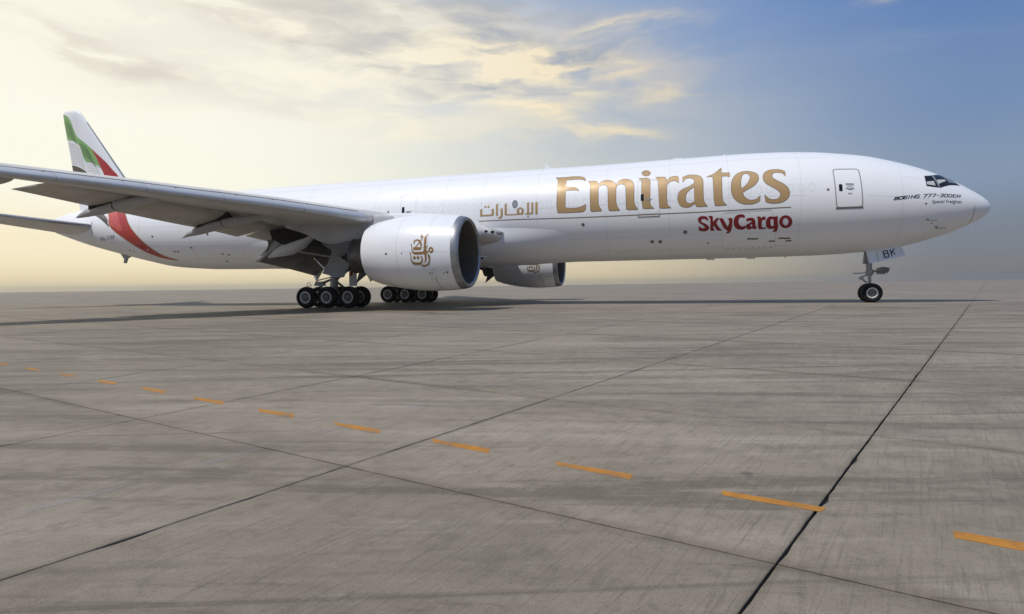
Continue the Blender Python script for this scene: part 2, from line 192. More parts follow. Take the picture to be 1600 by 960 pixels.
# traced outlines, in surface coordinates of the aircraft and metres on the apron
DATA = {"EMIRATES":[[[[23.54,0.756,1],[22.983,0.7505,0],[22.395,0.7566,0],[21.949,0.734,0],[21.741,0.6859,0],[21.667,0.6092,1],[21.875,0.6485,0],[22.22,0.6655,0],[22.839,0.6606,1],[22.815,0.466,1],[22.511,0.478,0],[22.265,0.4589,0],[22.114,0.4273,0],[22.018,0.3705,1],[22.253,0.3937,0],[22.833,0.3916,1],[22.826,0.0844,0],[22.792,0.0393,0],[22.681,0.0264,0],[22.128,0.0254,0],[21.793,0.0514,0],[21.613,0.091,1],[21.604,0.0012,0],[21.701,-0.044,0],[21.94,-0.0605,0],[23.169,-0.0575,0],[23.288,-0.0194,0],[23.336,0.0929,0],[23.337,0.3446,0],[23.343,0.5752,0],[23.39,0.6888,0]]],[[[21.498,0.5851,1],[21.092,0.5862,0],[20.941,0.5428,0],[20.869,0.4877,1],[20.706,0.5564,0],[20.428,0.5896,0],[20.141,0.5665,0],[19.946,0.5151,0],[19.845,0.4607,1],[19.67,0.5466,0],[19.396,0.5851,0],[19.092,0.5634,0],[18.877,0.4944,0],[18.798,0.3832,0],[18.788,0.1525,0],[18.742,0.0279,0],[18.553,-0.0665,1],[19.133,-0.0624,0],[19.223,-0.0243,0],[19.245,0.0991,0],[19.27,0.3601,0],[19.332,0.4325,0],[19.521,0.4689,0],[19.705,0.457,0],[19.828,0.3913,0],[19.823,0.1735,0],[19.784,0.0395,0],[19.602,-0.0665,1],[20.172,-0.0629,0],[20.249,-0.0216,0],[20.285,0.0876,0],[20.313,0.3853,0],[20.406,0.4512,0],[20.574,0.4781,0],[20.761,0.464,0],[20.871,0.4076,0],[20.86,0.1942,0],[20.823,0.0504,0],[20.639,-0.0582,1],[21.227,-0.0609,0],[21.306,-0.0193,0],[21.333,0.1068,0],[21.361,0.4469,0],[21.418,0.5458,0]]],[[[17.892,0.693,0],[17.921,0.6558,0],[18.005,0.6316,0],[18.123,0.6258,0],[18.244,0.6397,0],[18.334,0.6704,0],[18.371,0.7111,0],[18.344,0.7514,0],[18.259,0.7797,0],[18.14,0.7865,0],[18.019,0.7694,0],[17.928,0.7349,0]]],[[[18.54,0.5727,1],[18.105,0.5733,0],[17.944,0.5443,0],[17.881,0.485,0],[17.878,0.0726,0],[17.825,-0.0117,0],[17.646,-0.0643,1],[18.2,-0.0606,0],[18.289,-0.0259,0],[18.333,0.0814,0],[18.361,0.3212,0],[18.382,0.4994,0]]],[[[17.582,0.5763,1],[17.109,0.5663,0],[16.996,0.5254,0],[16.947,0.4498,1],[16.793,0.5393,0],[16.572,0.5657,0],[16.43,0.5645,0],[16.305,0.5404,1],[16.294,0.4101,1],[16.428,0.4518,0],[16.624,0.4627,0],[16.858,0.4204,0],[16.945,0.3375,0],[16.93,0.0545,0],[16.878,-0.0218,0],[16.702,-0.0689,1],[17.262,-0.0663,0],[17.347,-0.0278,0],[17.389,0.1242,0],[17.425,0.3833,0],[17.466,0.5101,0]]],[[[16.074,0.5291,1],[15.797,0.5677,0],[15.459,0.5681,0],[15.171,0.5379,0],[15.006,0.472,0],[14.962,0.3847,0],[14.954,0.1741,0],[14.918,0.0257,0],[14.735,-0.0739,1],[15.255,-0.0726,0],[15.35,-0.0468,0],[15.407,-0.0087,1],[15.613,-0.0583,0],[15.876,-0.0731,0],[16.14,-0.0491,0],[16.284,0.0104,0],[16.341,0.102,0],[16.283,0.2019,0],[16.089,0.2672,0],[15.752,0.3128,0],[15.487,0.3702,0],[15.424,0.425,0],[15.509,0.4762,0],[15.701,0.5018,0],[15.919,0.4836,0],[16.055,0.4165,1]],[[15.441,0.3002,1],[15.657,0.2576,0],[15.849,0.193,0],[15.922,0.094,0],[15.851,0.0189,0],[15.66,-0.0057,0],[15.421,0.0271,1]]],[[[14.753,0.4988,1],[14.312,0.5751,0],[13.959,0.7013,1],[13.958,0.5705,1],[13.526,0.5662,1],[13.536,0.4669,1],[13.707,0.4891,0],[13.955,0.4881,1],[13.956,0.2368,0],[13.924,0.0391,0],[13.845,-0.0261,0],[13.697,-0.0715,1],[14.265,-0.0743,0],[14.335,-0.0332,0],[14.382,0.0478,0],[14.4,0.2467,0],[14.435,0.4956,1]]],[[[13.467,0.2605,0],[13.457,0.1763,0],[13.381,0.0772,0],[13.175,-0.0061,0],[12.899,-0.0579,0],[12.534,-0.0761,0],[12.216,-0.0604,0],[11.99,-0.0245,1],[11.967,0.0731,1],[12.126,0.0168,0],[12.398,-0.0028,0],[12.625,0.0165,0],[12.785,0.0667,0],[12.883,0.1409,1],[12.621,0.1936,0],[12.298,0.2549,0],[12.086,0.3376,0],[12.027,0.4181,0],[12.089,0.4959,0],[12.311,0.5472,0],[12.629,0.5735,0],[12.955,0.5567,0],[13.24,0.4928,0],[13.413,0.3829,0]],[[12.94,0.2127,1],[12.731,0.2628,0],[12.541,0.346,0],[12.464,0.4266,0],[12.524,0.4952,0],[12.682,0.5229,0],[12.847,0.4929,0],[12.934,0.4087,0],[12.965,0.3193,0]]],[[[10.659,0.4267,1],[10.782,0.4857,0],[11.001,0.511,0],[11.227,0.5053,0],[11.333,0.4621,0],[11.311,0.4054,0],[11.117,0.348,0],[10.813,0.2825,0],[10.598,0.2127,0],[10.484,0.1299,0],[10.518,0.0347,0],[10.694,-0.0341,0],[10.959,-0.0699,0],[11.271,-0.0767,0],[11.54,-0.0621,0],[11.697,-0.0365,1],[11.733,0.0855,1],[11.586,0.0248,0],[11.362,-0.0082,0],[11.116,-0.0021,0],[10.961,0.0398,0],[10.95,0.1031,0],[11.09,0.1615,0],[11.397,0.2321,0],[11.661,0.2956,0],[11.78,0.3679,0],[11.787,0.4513,0],[11.675,0.5279,0],[11.44,0.5751,0],[11.122,0.5838,0],[10.855,0.568,0],[10.661,0.53,1]]]],"SKY":[[[[14.674,-0.3382,1],[14.874,-0.3005,0],[15.041,-0.3027,0],[15.088,-0.3301,0],[15.016,-0.3696,0],[14.801,-0.4068,0],[14.666,-0.4604,0],[14.678,-0.5131,0],[14.844,-0.5412,0],[15.084,-0.534,0],[15.19,-0.5107,1],[15.182,-0.4439,1],[15.037,-0.4846,0],[14.894,-0.4868,0],[14.856,-0.4575,0],[14.943,-0.4217,0],[15.135,-0.3762,0],[15.231,-0.3245,0],[15.193,-0.2756,0],[15.041,-0.2536,0],[14.851,-0.2599,0],[14.756,-0.2745,1]]],[[[14.676,-0.2611,1],[14.497,-0.2575,0],[14.459,-0.2874,0],[14.451,-0.38,1],[14.223,-0.2961,1],[14.124,-0.2993,1],[14.271,-0.3896,1],[14.135,-0.4737,0],[13.956,-0.5382,1],[14.169,-0.535,0],[14.3,-0.4746,0],[14.43,-0.4175,1],[14.417,-0.4904,0],[14.339,-0.5307,1],[14.544,-0.5294,0],[14.554,-0.4021,0],[14.576,-0.3019,0]]],[[[14.096,-0.3112,1],[13.932,-0.3121,0],[13.836,-0.3629,0],[13.65,-0.4809,1],[13.566,-0.4171,0],[13.571,-0.3504,0],[13.615,-0.3137,1],[13.433,-0.3148,0],[13.408,-0.3529,0],[13.422,-0.4704,0],[13.469,-0.558,0],[13.559,-0.599,1],[13.724,-0.6021,1],[13.656,-0.5735,0],[13.631,-0.5377,1],[13.754,-0.5216,0],[13.876,-0.4636,0],[13.999,-0.377,0]]],[[[12.751,-0.3055,1],[12.79,-0.268,0],[12.984,-0.2523,0],[13.168,-0.2672,0],[13.294,-0.3218,0],[13.32,-0.4039,0],[13.244,-0.4816,0],[13.052,-0.5318,0],[12.82,-0.535,0],[12.693,-0.5121,1],[12.699,-0.4636,1],[12.826,-0.4824,0],[12.966,-0.4684,0],[13.063,-0.4245,0],[13.092,-0.3658,0],[13.049,-0.3174,0],[12.926,-0.2981,0],[12.819,-0.3093,0]]],[[[12.652,-0.3803,1],[12.656,-0.3392,1],[12.474,-0.3223,0],[12.29,-0.3362,0],[12.218,-0.3781,0],[12.183,-0.4708,0],[12.106,-0.5274,1],[12.266,-0.534,0],[12.338,-0.5119,1],[12.45,-0.5367,0],[12.589,-0.5312,0],[12.654,-0.4901,0],[12.623,-0.4443,0],[12.465,-0.4162,0],[12.376,-0.3924,0],[12.424,-0.3703,0],[12.539,-0.3687,0]],[[12.349,-0.4261,1],[12.438,-0.4468,0],[12.457,-0.4807,0],[12.387,-0.4937,0],[12.329,-0.4773,1]]],[[[12.12,-0.3094,1],[11.952,-0.3117,0],[11.902,-0.3496,1],[11.816,-0.3136,0],[11.689,-0.3153,1],[11.683,-0.364,1],[11.81,-0.3623,0],[11.874,-0.3992,0],[11.86,-0.4924,0],[11.785,-0.5372,1],[11.99,-0.5361,0],[12.041,-0.4387,0],[12.063,-0.3393,0]]],[[[11.432,-0.3123,0],[11.252,-0.3211,0],[11.065,-0.3091,1],[11.064,-0.3854,0],[11.02,-0.504,0],[11.061,-0.5923,0],[11.157,-0.6055,0],[11.272,-0.6002,1],[11.201,-0.5721,0],[11.191,-0.533,1],[11.351,-0.5449,0],[11.512,-0.5322,0],[11.612,-0.4786,0],[11.633,-0.4025,0],[11.565,-0.338,0]],[[11.36,-0.352,0],[11.255,-0.3632,1],[11.218,-0.484,1],[11.315,-0.4998,0],[11.401,-0.473,0],[11.433,-0.4135,0],[11.426,-0.3675,0]]],[[[10.312,-0.4207,0],[10.328,-0.4656,0],[10.389,-0.5039,0],[10.487,-0.5294,0],[10.609,-0.5372,0],[10.736,-0.5262,0],[10.846,-0.4985,0],[10.924,-0.4585,0],[10.956,-0.4132,0],[10.938,-0.3693,0],[10.874,-0.3333,0],[10.773,-0.31,0],[10.651,-0.303,0],[10.527,-0.3128,0],[10.42,-0.3384,0],[10.345,-0.3761,0]],[[10.482,-0.4173,0],[10.496,-0.4557,0],[10.549,-0.4836,0],[10.628,-0.4934,0],[10.711,-0.4818,0],[10.776,-0.4523,0],[10.804,-0.4135,0],[10.789,-0.3758,0],[10.734,-0.3491,0],[10.655,-0.3399,0],[10.573,-0.3509,0],[10.51,-0.379,0]]]],"ARABIC":[[[[28.184,0.082,1],[27.998,0.092,1],[28.024,0.074,0],[28.033,-0.0275,1],[27.527,-0.0265,0],[27.439,-0.0182,0],[27.424,0.0113,0],[27.431,0.0809,1],[27.256,0.0921,1],[27.282,0.0678,0],[27.275,-0.0228,0],[27.344,-0.0514,0],[27.53,-0.0593,0],[28.206,-0.0591,1],[28.169,-0.0362,0]]],[[[27.757,0.1349,0],[27.776,0.1198,0],[27.823,0.1142,0],[27.871,0.1213,0],[27.892,0.1371,0],[27.874,0.1523,0],[27.826,0.1579,0],[27.778,0.1507,0]]],[[[27.564,0.1339,0],[27.583,0.1188,0],[27.63,0.1132,0],[27.678,0.1204,0],[27.699,0.1361,0],[27.681,0.1512,0],[27.634,0.1569,0],[27.586,0.1496,0]]],[[[27.146,0.1796,1],[26.97,0.1843,1],[27.01,0.1553,0],[27.02,-0.0582,1],[27.194,-0.061,1],[27.142,-0.0406,0],[27.15,0.1142,0]]],[[[26.855,0.0825,1],[26.689,0.0874,1],[26.711,0.0589,0],[26.708,-0.0417,0],[26.747,-0.0938,0],[26.866,-0.1152,0],[27.0,-0.1134,0],[27.053,-0.0894,1],[26.929,-0.088,0],[26.86,-0.0605,0],[26.845,0.0026,0]]],[[[26.595,0.1757,1],[26.423,0.1804,1],[26.454,0.157,0],[26.449,-0.0329,1],[25.898,-0.0379,0],[25.815,-0.0182,0],[25.813,0.0396,0],[25.747,0.0756,0],[25.6,0.0913,0],[25.453,0.0741,0],[25.377,0.0276,0],[25.39,-0.0297,0],[25.473,-0.0598,0],[25.67,-0.06,0],[26.494,-0.0585,0],[26.585,-0.0435,0],[26.596,-0.0012,0],[26.59,0.1051,0]],[[25.6,0.0659,0],[25.528,0.0405,0],[25.529,-0.0015,0],[25.596,-0.0287,0],[25.66,-0.0048,0],[25.658,0.0425,0]]],[[[25.182,0.1821,1],[25.01,0.1835,1],[25.04,0.1548,0],[25.048,-0.0348,1],[24.95,-0.0311,0],[24.91,-0.0057,0],[24.921,0.169,1],[24.754,0.1824,1],[24.783,0.1558,0],[24.782,-0.0284,0],[24.855,-0.0585,0],[25.245,-0.0611,0],[25.315,-0.0413,1],[25.21,-0.0303,0],[25.176,-0.0016,0]]],[[[24.669,0.1777,1],[24.482,0.182,1],[24.512,0.1513,0],[24.512,-0.0532,0],[24.548,-0.063,1],[24.7,-0.0629,1],[24.66,-0.0406,0]]],[[[25.068,-0.0813,1],[25.15,-0.0853,0],[25.183,-0.0953,0],[25.145,-0.1041,0],[25.192,-0.1139,1],[25.03,-0.1162,1],[25.038,-0.1067,0],[25.103,-0.1027,0],[25.085,-0.0915,0]]]],"LOGO":[[[[28.413,0.3703,1],[28.346,0.4248,1],[28.243,0.356,1],[28.288,0.3172,1],[28.334,0.3128,1]]],[[[28.336,0.3199,1],[28.302,0.3144,1],[28.361,0.2362,0],[28.615,0.0815,1],[28.658,0.0898,1],[28.417,0.2364,0]]],[[[28.676,0.1569,1],[28.739,0.1981,0],[28.745,0.2395,0],[28.654,0.2831,0],[28.498,0.2885,0],[28.362,0.243,0],[28.291,0.1682,0],[28.297,0.1012,0],[28.346,0.088,1],[28.371,0.1413,0],[28.441,0.2092,0],[28.557,0.2542,0],[28.64,0.2453,0],[28.683,0.2113,0]]],[[[28.763,0.0905,1],[28.305,0.0933,1],[28.318,0.0615,0],[28.401,0.0248,0],[28.743,0.0239,1]]],[[[27.985,0.4503,1],[28.065,0.3929,0],[28.079,0.3203,0],[28.069,0.2225,0],[28.087,0.1343,0],[28.167,0.0877,0],[28.29,0.035,1],[28.195,0.1011,0],[28.201,0.2362,0],[28.203,0.306,0],[28.155,0.3707,0],[28.086,0.4181,0]]],[[[28.894,0.1776,1],[28.83,0.1717,1],[28.814,0.0641,0],[28.757,0.0041,0],[28.673,-0.0253,0],[28.223,-0.0179,1],[28.174,0.0612,0],[28.099,0.1076,0],[27.976,0.1301,1],[28.043,0.0742,0],[28.065,-0.0078,1],[27.933,0.0076,1],[28.018,-0.0516,0],[28.062,-0.0976,0],[28.09,-0.2307,0],[28.276,-0.3179,1],[28.173,-0.2436,0],[28.159,-0.1236,0],[28.186,-0.0773,1],[28.664,-0.0861,0],[28.776,-0.0553,0],[28.829,0.0111,0],[28.854,0.1178,0]]],[[[27.694,0.0202,0],[27.713,-0.0183,0],[27.762,-0.0462,0],[27.827,-0.0563,0],[27.89,-0.0457,0],[27.936,-0.0175,0],[27.952,0.0209,0],[27.934,0.0593,0],[27.888,0.0874,0],[27.824,0.0978,0],[27.759,0.0872,0],[27.711,0.0588,0]],[[27.845,0.0578,0],[27.782,0.031,0],[27.802,-0.0034,0],[27.856,0.0008,0],[27.877,0.0273,0]]],[[[28.94,-0.0348,1],[28.875,-0.0417,1],[28.869,-0.1213,0],[28.859,-0.215,0],[28.788,-0.272,0],[28.65,-0.2897,0],[28.462,-0.2827,0],[28.37,-0.2557,0],[28.33,-0.2023,0],[28.388,-0.1093,1],[28.291,-0.1428,0],[28.272,-0.2027,0],[28.312,-0.2765,0],[28.423,-0.3404,0],[28.712,-0.3493,0],[28.844,-0.3174,0],[28.909,-0.242,0],[28.904,-0.1212,0]]],[[[28.791,-0.1654,1],[28.697,-0.1177,1],[28.614,-0.1657,1],[28.716,-0.2151,1]]],[[[28.596,-0.1617,1],[28.505,-0.1129,1],[28.428,-0.162,1],[28.524,-0.2125,1]]],[[[27.986,-0.0622,1],[27.892,-0.105,0],[27.884,-0.1782,0],[27.919,-0.2726,0],[28.027,-0.3617,0],[28.208,-0.4025,0],[28.327,-0.3871,0],[28.403,-0.3417,1],[28.217,-0.3502,0],[28.071,-0.3264,0],[27.972,-0.2654,0],[27.95,-0.2181,0],[27.987,-0.1377,0]]]],"BAND":[[[[58.941,0.8441,1],[58.132,0.3678,0],[57.923,0.1066,0],[57.471,-0.0843,0],[56.508,-0.3205,0],[55.207,-0.6279,0],[53.927,-0.8319,0],[52.91,-0.9159,0],[52.182,-0.9358,1],[53.248,-0.7743,0],[53.952,-0.5749,0],[54.717,-0.3088,0],[55.242,-0.1113,0],[55.703,0.0853,0],[56.261,0.3842,0],[56.91,0.7096,1]]]],"BANDIN":[[[[58.542,0.6667,1],[57.951,0.2442,0],[57.774,0.085,1],[56.514,-0.1275,1],[56.691,0.1318,0],[57.493,0.6172,1]]]],"BLACKB":[[[[60.191,0.5479,1],[59.145,0.3351,0],[58.251,0.1054,0],[57.952,0.0061,1],[58.039,0.129,0],[58.96,0.441,0],[59.701,0.6284,1]]],[[[59.616,0.6236,1],[58.737,0.3802,0],[58.075,0.1289,1],[58.282,0.2955,0],[59.12,0.5982,1]]]],"FIN":{"green":[[[[65.18,15.79,1],[64.64,15.56,0],[64.31,15.27,0],[64.09,14.87,0],[63.82,14.25,0],[63.54,13.77,1],[63.24,12.92,1],[63.63,13.32,0],[64.1,13.51,0],[64.74,13.64,1]]],[[[63.51,13.75,1],[62.76,13.26,0],[62.09,12.76,1],[61.46,11.75,0],[61.11,11.02,1],[61.48,11.34,0],[62.04,11.6,0],[62.72,11.75,0],[63.01,12.3,0],[63.24,12.99,1]]]],"red":[[[[62.07,12.74,1],[61.44,12.23,0],[60.61,11.55,0],[59.98,10.91,0],[59.36,10.25,0],[58.84,9.07,0],[58.69,7.35,1],[60.46,7.42,1],[60.49,8.91,0],[60.76,10.48,0],[61.11,11.14,0],[61.5,11.88,1]]]],"black":[[[[64.35,11.56,1],[63.72,11.4,0],[63.06,11.11,0],[62.57,10.73,0],[61.68,9.43,1],[62.76,10.42,0],[63.48,10.82,0],[64.25,10.99,1]]]]},"FINOUT":[[65.07,15.75],[64.48,12.49],[63.63,7.67],[58.73,10.18]],"COCK":[[[[3.699,0.7081,1],[3.195,0.8574,0],[2.574,1.1841,0],[2.168,1.1897,0],[1.809,0.818,1],[2.091,0.7181,0],[2.441,0.6059,0],[2.712,0.5046,0],[2.995,0.4053,1],[3.373,0.3848,0],[3.712,0.384,1]]]],"PANES":[[[[3.659,0.6798,1],[3.307,0.7723,1],[3.24,0.4098,1],[3.674,0.4022,1]]],[[[3.155,0.8142,1],[2.709,1.0038,1],[2.514,0.6288,1],[2.963,0.4432,1],[3.042,0.4525,1]]],[[[2.623,1.0319,1],[2.168,1.1934,1],[1.911,0.7984,1],[2.361,0.6659,1]]]],"MULL":[[[[3.283,0.793,1],[3.173,0.8246,1],[3.005,0.4155,1],[3.096,0.4133,1]]]],"DOORS":{"d1":[[8.27,0.5775],[6.981,0.6168],[6.871,-0.159],[8.147,-0.1746]],"d2":[[18.595,0.5247],[17.43,0.5136],[17.354,-0.159],[18.562,-0.157]],"d3":[[33.647,0.5164],[32.578,0.5005],[32.44,0.0679],[33.489,0.0842]],"cargo":[[13.993,-0.22],[11.3,-0.2075],[10.979,-1.0071],[13.854,-1.0261]]},"PT":{"line":[[28.283,-0.153],[26.137,-0.1501],[22.189,-0.1678],[18.453,-0.1709],[14.917,-0.1755],[11.564,-0.164],[10.399,-0.1555]],"winrow":[[36.602,0.1768],[24.517,0.1157],[18.447,0.133],[14.915,0.1596],[11.564,0.1812],[9.313,0.2014]],"holes":[[21.788,-0.3104],[15.938,-0.5481],[17.813,-0.7383],[17.355,-0.7449],[14.685,-0.8168],[8.561,0.1523],[3.777,-0.0728],[3.619,-0.4678],[3.339,-0.5943],[3.052,-0.7471],[18.884,0.1356],[34.445,0.1344],[48.58,-0.1667],[53.535,-0.2034]],"greywin":[[26.133,0.2234],[25.939,0.1618],[25.797,0.0973]],"boeing":[[5.329,-0.0163],[1.98,0.1962],[5.329,0.0434],[1.962,0.2988]],"special":[[3.471,-0.0579],[1.904,-0.0]],"reg":[[59.318,-0.5345],[57.455,-0.331]],"win1":[[7.946,0.1921]],"win2":[[18.32,0.1554]],"win3":[[33.386,0.1594]],"handle1":[[7.496,0.1772]],"handle2":[[17.977,0.1113]],"handle3":[[33.022,0.1185]],"radome":[[1.626,0.957],[1.336,-0.0166],[1.186,-0.6774],[0.954,-1.3834]],"sm":[[12.143,-0.7528],[12.414,-0.7487],[11.784,-0.5299],[10.473,-0.7633],[10.772,-0.7589],[10.387,-0.8273],[11.253,-0.8217]]},"NLINES":[[[27.802,-0.4574],[27.81,-0.749],[27.74,-1.2948]]],"NDOTS":[[30.287,-0.07],[29.386,-0.0558],[27.304,-0.5982],[27.132,-0.5746],[28.023,-0.5827],[27.891,-0.5845]],"HG":[[-2.3709986366532263,-2.400048343439573,23.964186478915323],[1.9943829605391412,-5.815324594489101,33.94175022679103],[0.02841317585965702,-0.08682664096759468,1.0]],"CLIP":[[18.04,38.52],[14.76,37.67],[-2.95,5.75],[97.46,-6.69]],"DASH":[[[14.64,36.19],[14.34,36.29],[14.39,36.4],[14.67,36.29]],[[15.71,35.83],[15.17,35.99],[15.21,36.07],[15.7,35.92]],[[16.8,35.45],[16.24,35.63],[16.25,35.74],[16.76,35.54]],[[17.91,35.04],[17.34,35.23],[17.32,35.36],[17.84,35.15]],[[19.04,34.66],[18.47,34.83],[18.42,34.98],[18.95,34.77]],[[20.18,34.26],[19.63,34.41],[19.54,34.57],[20.04,34.4]],[[21.42,33.8],[20.82,33.98],[20.71,34.15],[21.26,33.94]],[[22.66,33.32],[22.05,33.54],[21.93,33.7],[22.45,33.49]],[[23.83,32.94],[23.28,33.12],[23.16,33.26],[23.59,33.12]],[[25.12,32.48],[24.57,32.67],[24.46,32.79],[24.89,32.64]],[[26.43,32.04],[25.8,32.26],[25.66,32.39],[26.17,32.21]],[[27.8,31.55],[27.16,31.76],[26.95,31.94],[27.54,31.71]],[[29.19,31.07],[28.49,31.32],[28.32,31.46],[28.88,31.25]],[[30.69,30.57],[29.95,30.83],[29.73,30.99],[30.35,30.76]]],"BLUE":[[[19.55,37.08],[19.38,36.64],[19.31,36.67],[19.48,37.11]],[[19.28,36.12],[19.13,35.62],[19.05,35.66],[19.21,36.15]],[[18.99,35.06],[18.82,34.58],[18.75,34.64],[18.92,35.11]],[[18.71,33.92],[18.51,33.45],[18.44,33.51],[18.65,33.99]],[[18.4,32.57],[18.21,32.13],[18.16,32.2],[18.34,32.65]]],"ADIR":[[18.76,37.75],[18.19,35.93]]}


# ------------------------------------------------------------------ materials
def mat(name, color, rough=.5, metal=0.0, coat=0.0, spec=.5, var=0.0, vscale=1.0, bump=0.0, bscale=40.0, tint=None, stretch=(1, 1, 1)):
    m = bpy.data.materials.new(name); m.use_nodes = True
    nt = m.node_tree; b = nt.nodes['Principled BSDF']; h = G(nt)
    b.inputs['Roughness'].default_value = rough; b.inputs['Metallic'].default_value = metal
    b.inputs['Coat Weight'].default_value = coat; b.inputs['Coat Roughness'].default_value = .14
    b.inputs['Specular IOR Level'].default_value = spec
    c = (color[0], color[1], color[2], 1)
    pos = nt.nodes.new('ShaderNodeNewGeometry').outputs['Position']
    mp = nt.nodes.new('ShaderNodeMapping'); nt.links.new(pos, mp.inputs[0]); mp.inputs['Scale'].default_value = stretch
    pos = mp.outputs[0]
    if var > 0:
        f = h.noise(pos, vscale, 5, .6)
        dk_ = tint or tuple(v * (1 - var) for v in color[:3])
        col = h.mix(h.ms(f, .35, .75), c, (dk_[0], dk_[1], dk_[2], 1))
        nt.links.new(col, b.inputs['Base Color'])
        rf = h.ms(f, .3, .7, rough * .85, min(1, rough * 1.25)); nt.links.new(rf, b.inputs['Roughness'])
    else:
        b.inputs['Base Color'].default_value = c
    if bump > 0:
        bn = nt.nodes.new('ShaderNodeBump'); bn.inputs['Strength'].default_value = bump; bn.inputs['Distance'].default_value = .01
        nt.links.new(h.noise(pos, bscale, 3, .5), bn.inputs['Height']); nt.links.new(bn.outputs[0], b.inputs['Normal'])
    return m


WHITE = mat('white_gloss_paint', (.82, .83, .845), .42, coat=.12, var=.05, vscale=.35, stretch=(.35, 1, 1.2))
WHITE2 = mat('white_cowl_paint', (.82, .83, .845), .34, coat=.25, var=.06, vscale=.6)
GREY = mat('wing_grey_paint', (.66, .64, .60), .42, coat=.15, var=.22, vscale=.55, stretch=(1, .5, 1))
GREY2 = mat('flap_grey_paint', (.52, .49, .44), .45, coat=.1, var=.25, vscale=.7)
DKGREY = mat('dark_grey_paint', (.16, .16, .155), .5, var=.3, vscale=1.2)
PYL = mat('pylon_grey_paint', (.42, .43, .44), .4, coat=.1, var=.18, vscale=.9)
ALU = mat('brushed_aluminium', (.36, .37, .38), .42, metal=.7, var=.35, vscale=2.2)
SLATM = mat('slat_bare_metal', (.60, .61, .62), .45, metal=.35, var=.14, vscale=1.2)
STEEL = mat('gear_steel_paint', (.34, .34, .335), .38, metal=.3, var=.3, vscale=6)
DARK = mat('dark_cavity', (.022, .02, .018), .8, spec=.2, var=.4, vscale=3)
NOZ = mat('nozzle_titanium', (.20, .175, .155), .42, metal=.8, var=.45, vscale=2.4)
CHROME = mat('polished_oleo', (.75, .75, .76), .15, metal=1)
RUB = mat('tyre_rubber', (.010, .0095, .009), .85, spec=.25, var=.3, vscale=7, bump=.3, bscale=60)
RIM = mat('wheel_rim_white', (.72, .72, .70), .4, var=.3, vscale=9)
HUB = mat('wheel_hub_metal', (.22, .20, .18), .45, metal=.6, var=.4, vscale=14)
GOLD = mat('gold_livery_film', (.44, .285, .125), .42, metal=.12, coat=.1, var=.10, vscale=.8)
EDGE = mat('thin_dark_outline', (.20, .14, .08), .4)
RED = mat('dark_red_livery_film', (.24, .004, .008), .45, coat=.05)
TRED = mat('tail_red_film', (.42, .028, .022), .3, coat=.4, var=.15, vscale=.7)
TREDL = mat('tail_light_red_film', (.56, .085, .07), .3, coat=.4)
TGRN = mat('tail_green_film', (.20, .40, .11), .3, coat=.4)
TGRN2 = mat('tail_dark_green_film', (.06, .13, .035), .3, coat=.4)
TBLK = mat('tail_black_film', (.06, .045, .03), .3, coat=.4)
TSH = mat('tail_grey_line_film', (.36, .35, .33), .3, coat=.4)
LINE = mat('panel_gap', (.16, .16, .165), .6)
FLINE = mat('faint_panel_line', (.56, .58, .61), .5)
PLUG = mat('window_plug_outline', (.66, .68, .71), .4)
BLK = mat('black_lettering', (.015, .014, .014), .4)
GLASS = mat('cockpit_glass', (.010, .010, .010), .12, spec=.35)
PALE = mat('pale_pane_light', (.50, .50, .49), .6, spec=.1)  # colour of the sky glimpsed through the cockpit panes
WINF = mat('window_frame_black', (.02, .02, .022), .4)
ORG = mat('amber_marker', (.42, .22, .06), .5)
FANM = mat('fan_blade_dark', (.04, .036, .032), .55, metal=.3)
LINER = mat('inlet_liner', (.13, .112, .09), .85, spec=.15, var=.2, vscale=4)


# ------------------------------------------------------------------ mesh helpers
def P(s, y, z): return (-s, -y, z)      # s = metres behind the nose, y = metres to starboard


def link(name, verts, faces, m, parent=None, smooth=True, angle=35, recalc=True):
    me = bpy.data.meshes.new(name); me.from_pydata([tuple(v) for v in verts], [], faces)
    if recalc:
        bm = bmesh.new(); bm.from_mesh(me); bmesh.ops.recalc_face_normals(bm, faces=bm.faces); bm.to_mesh(me); bm.free()
    me.materials.append(m)
    if smooth:
        me.shade_smooth(); me.set_sharp_from_angle(angle=math.radians(angle))
    o = bpy.data.objects.new(name, me); COL.objects.link(o)
    if parent: o.parent = parent
    return o


def loft(rings, cap=(True, True), closed=True):
    V = []; F = []; n = len(rings[0])
    for r in rings: V += list(r)
    for i in range(len(rings) - 1):
        for j in range(n if closed else n - 1):
            a = i * n + j; b = i * n + (j + 1) % n
            F.append((a, b, b + n, a + n))
    if cap[0]: F.append(tuple(range(n))[::-1])
    if cap[1]: F.append(tuple((len(rings) - 1) * n + k for k in range(n)))
    return V, F


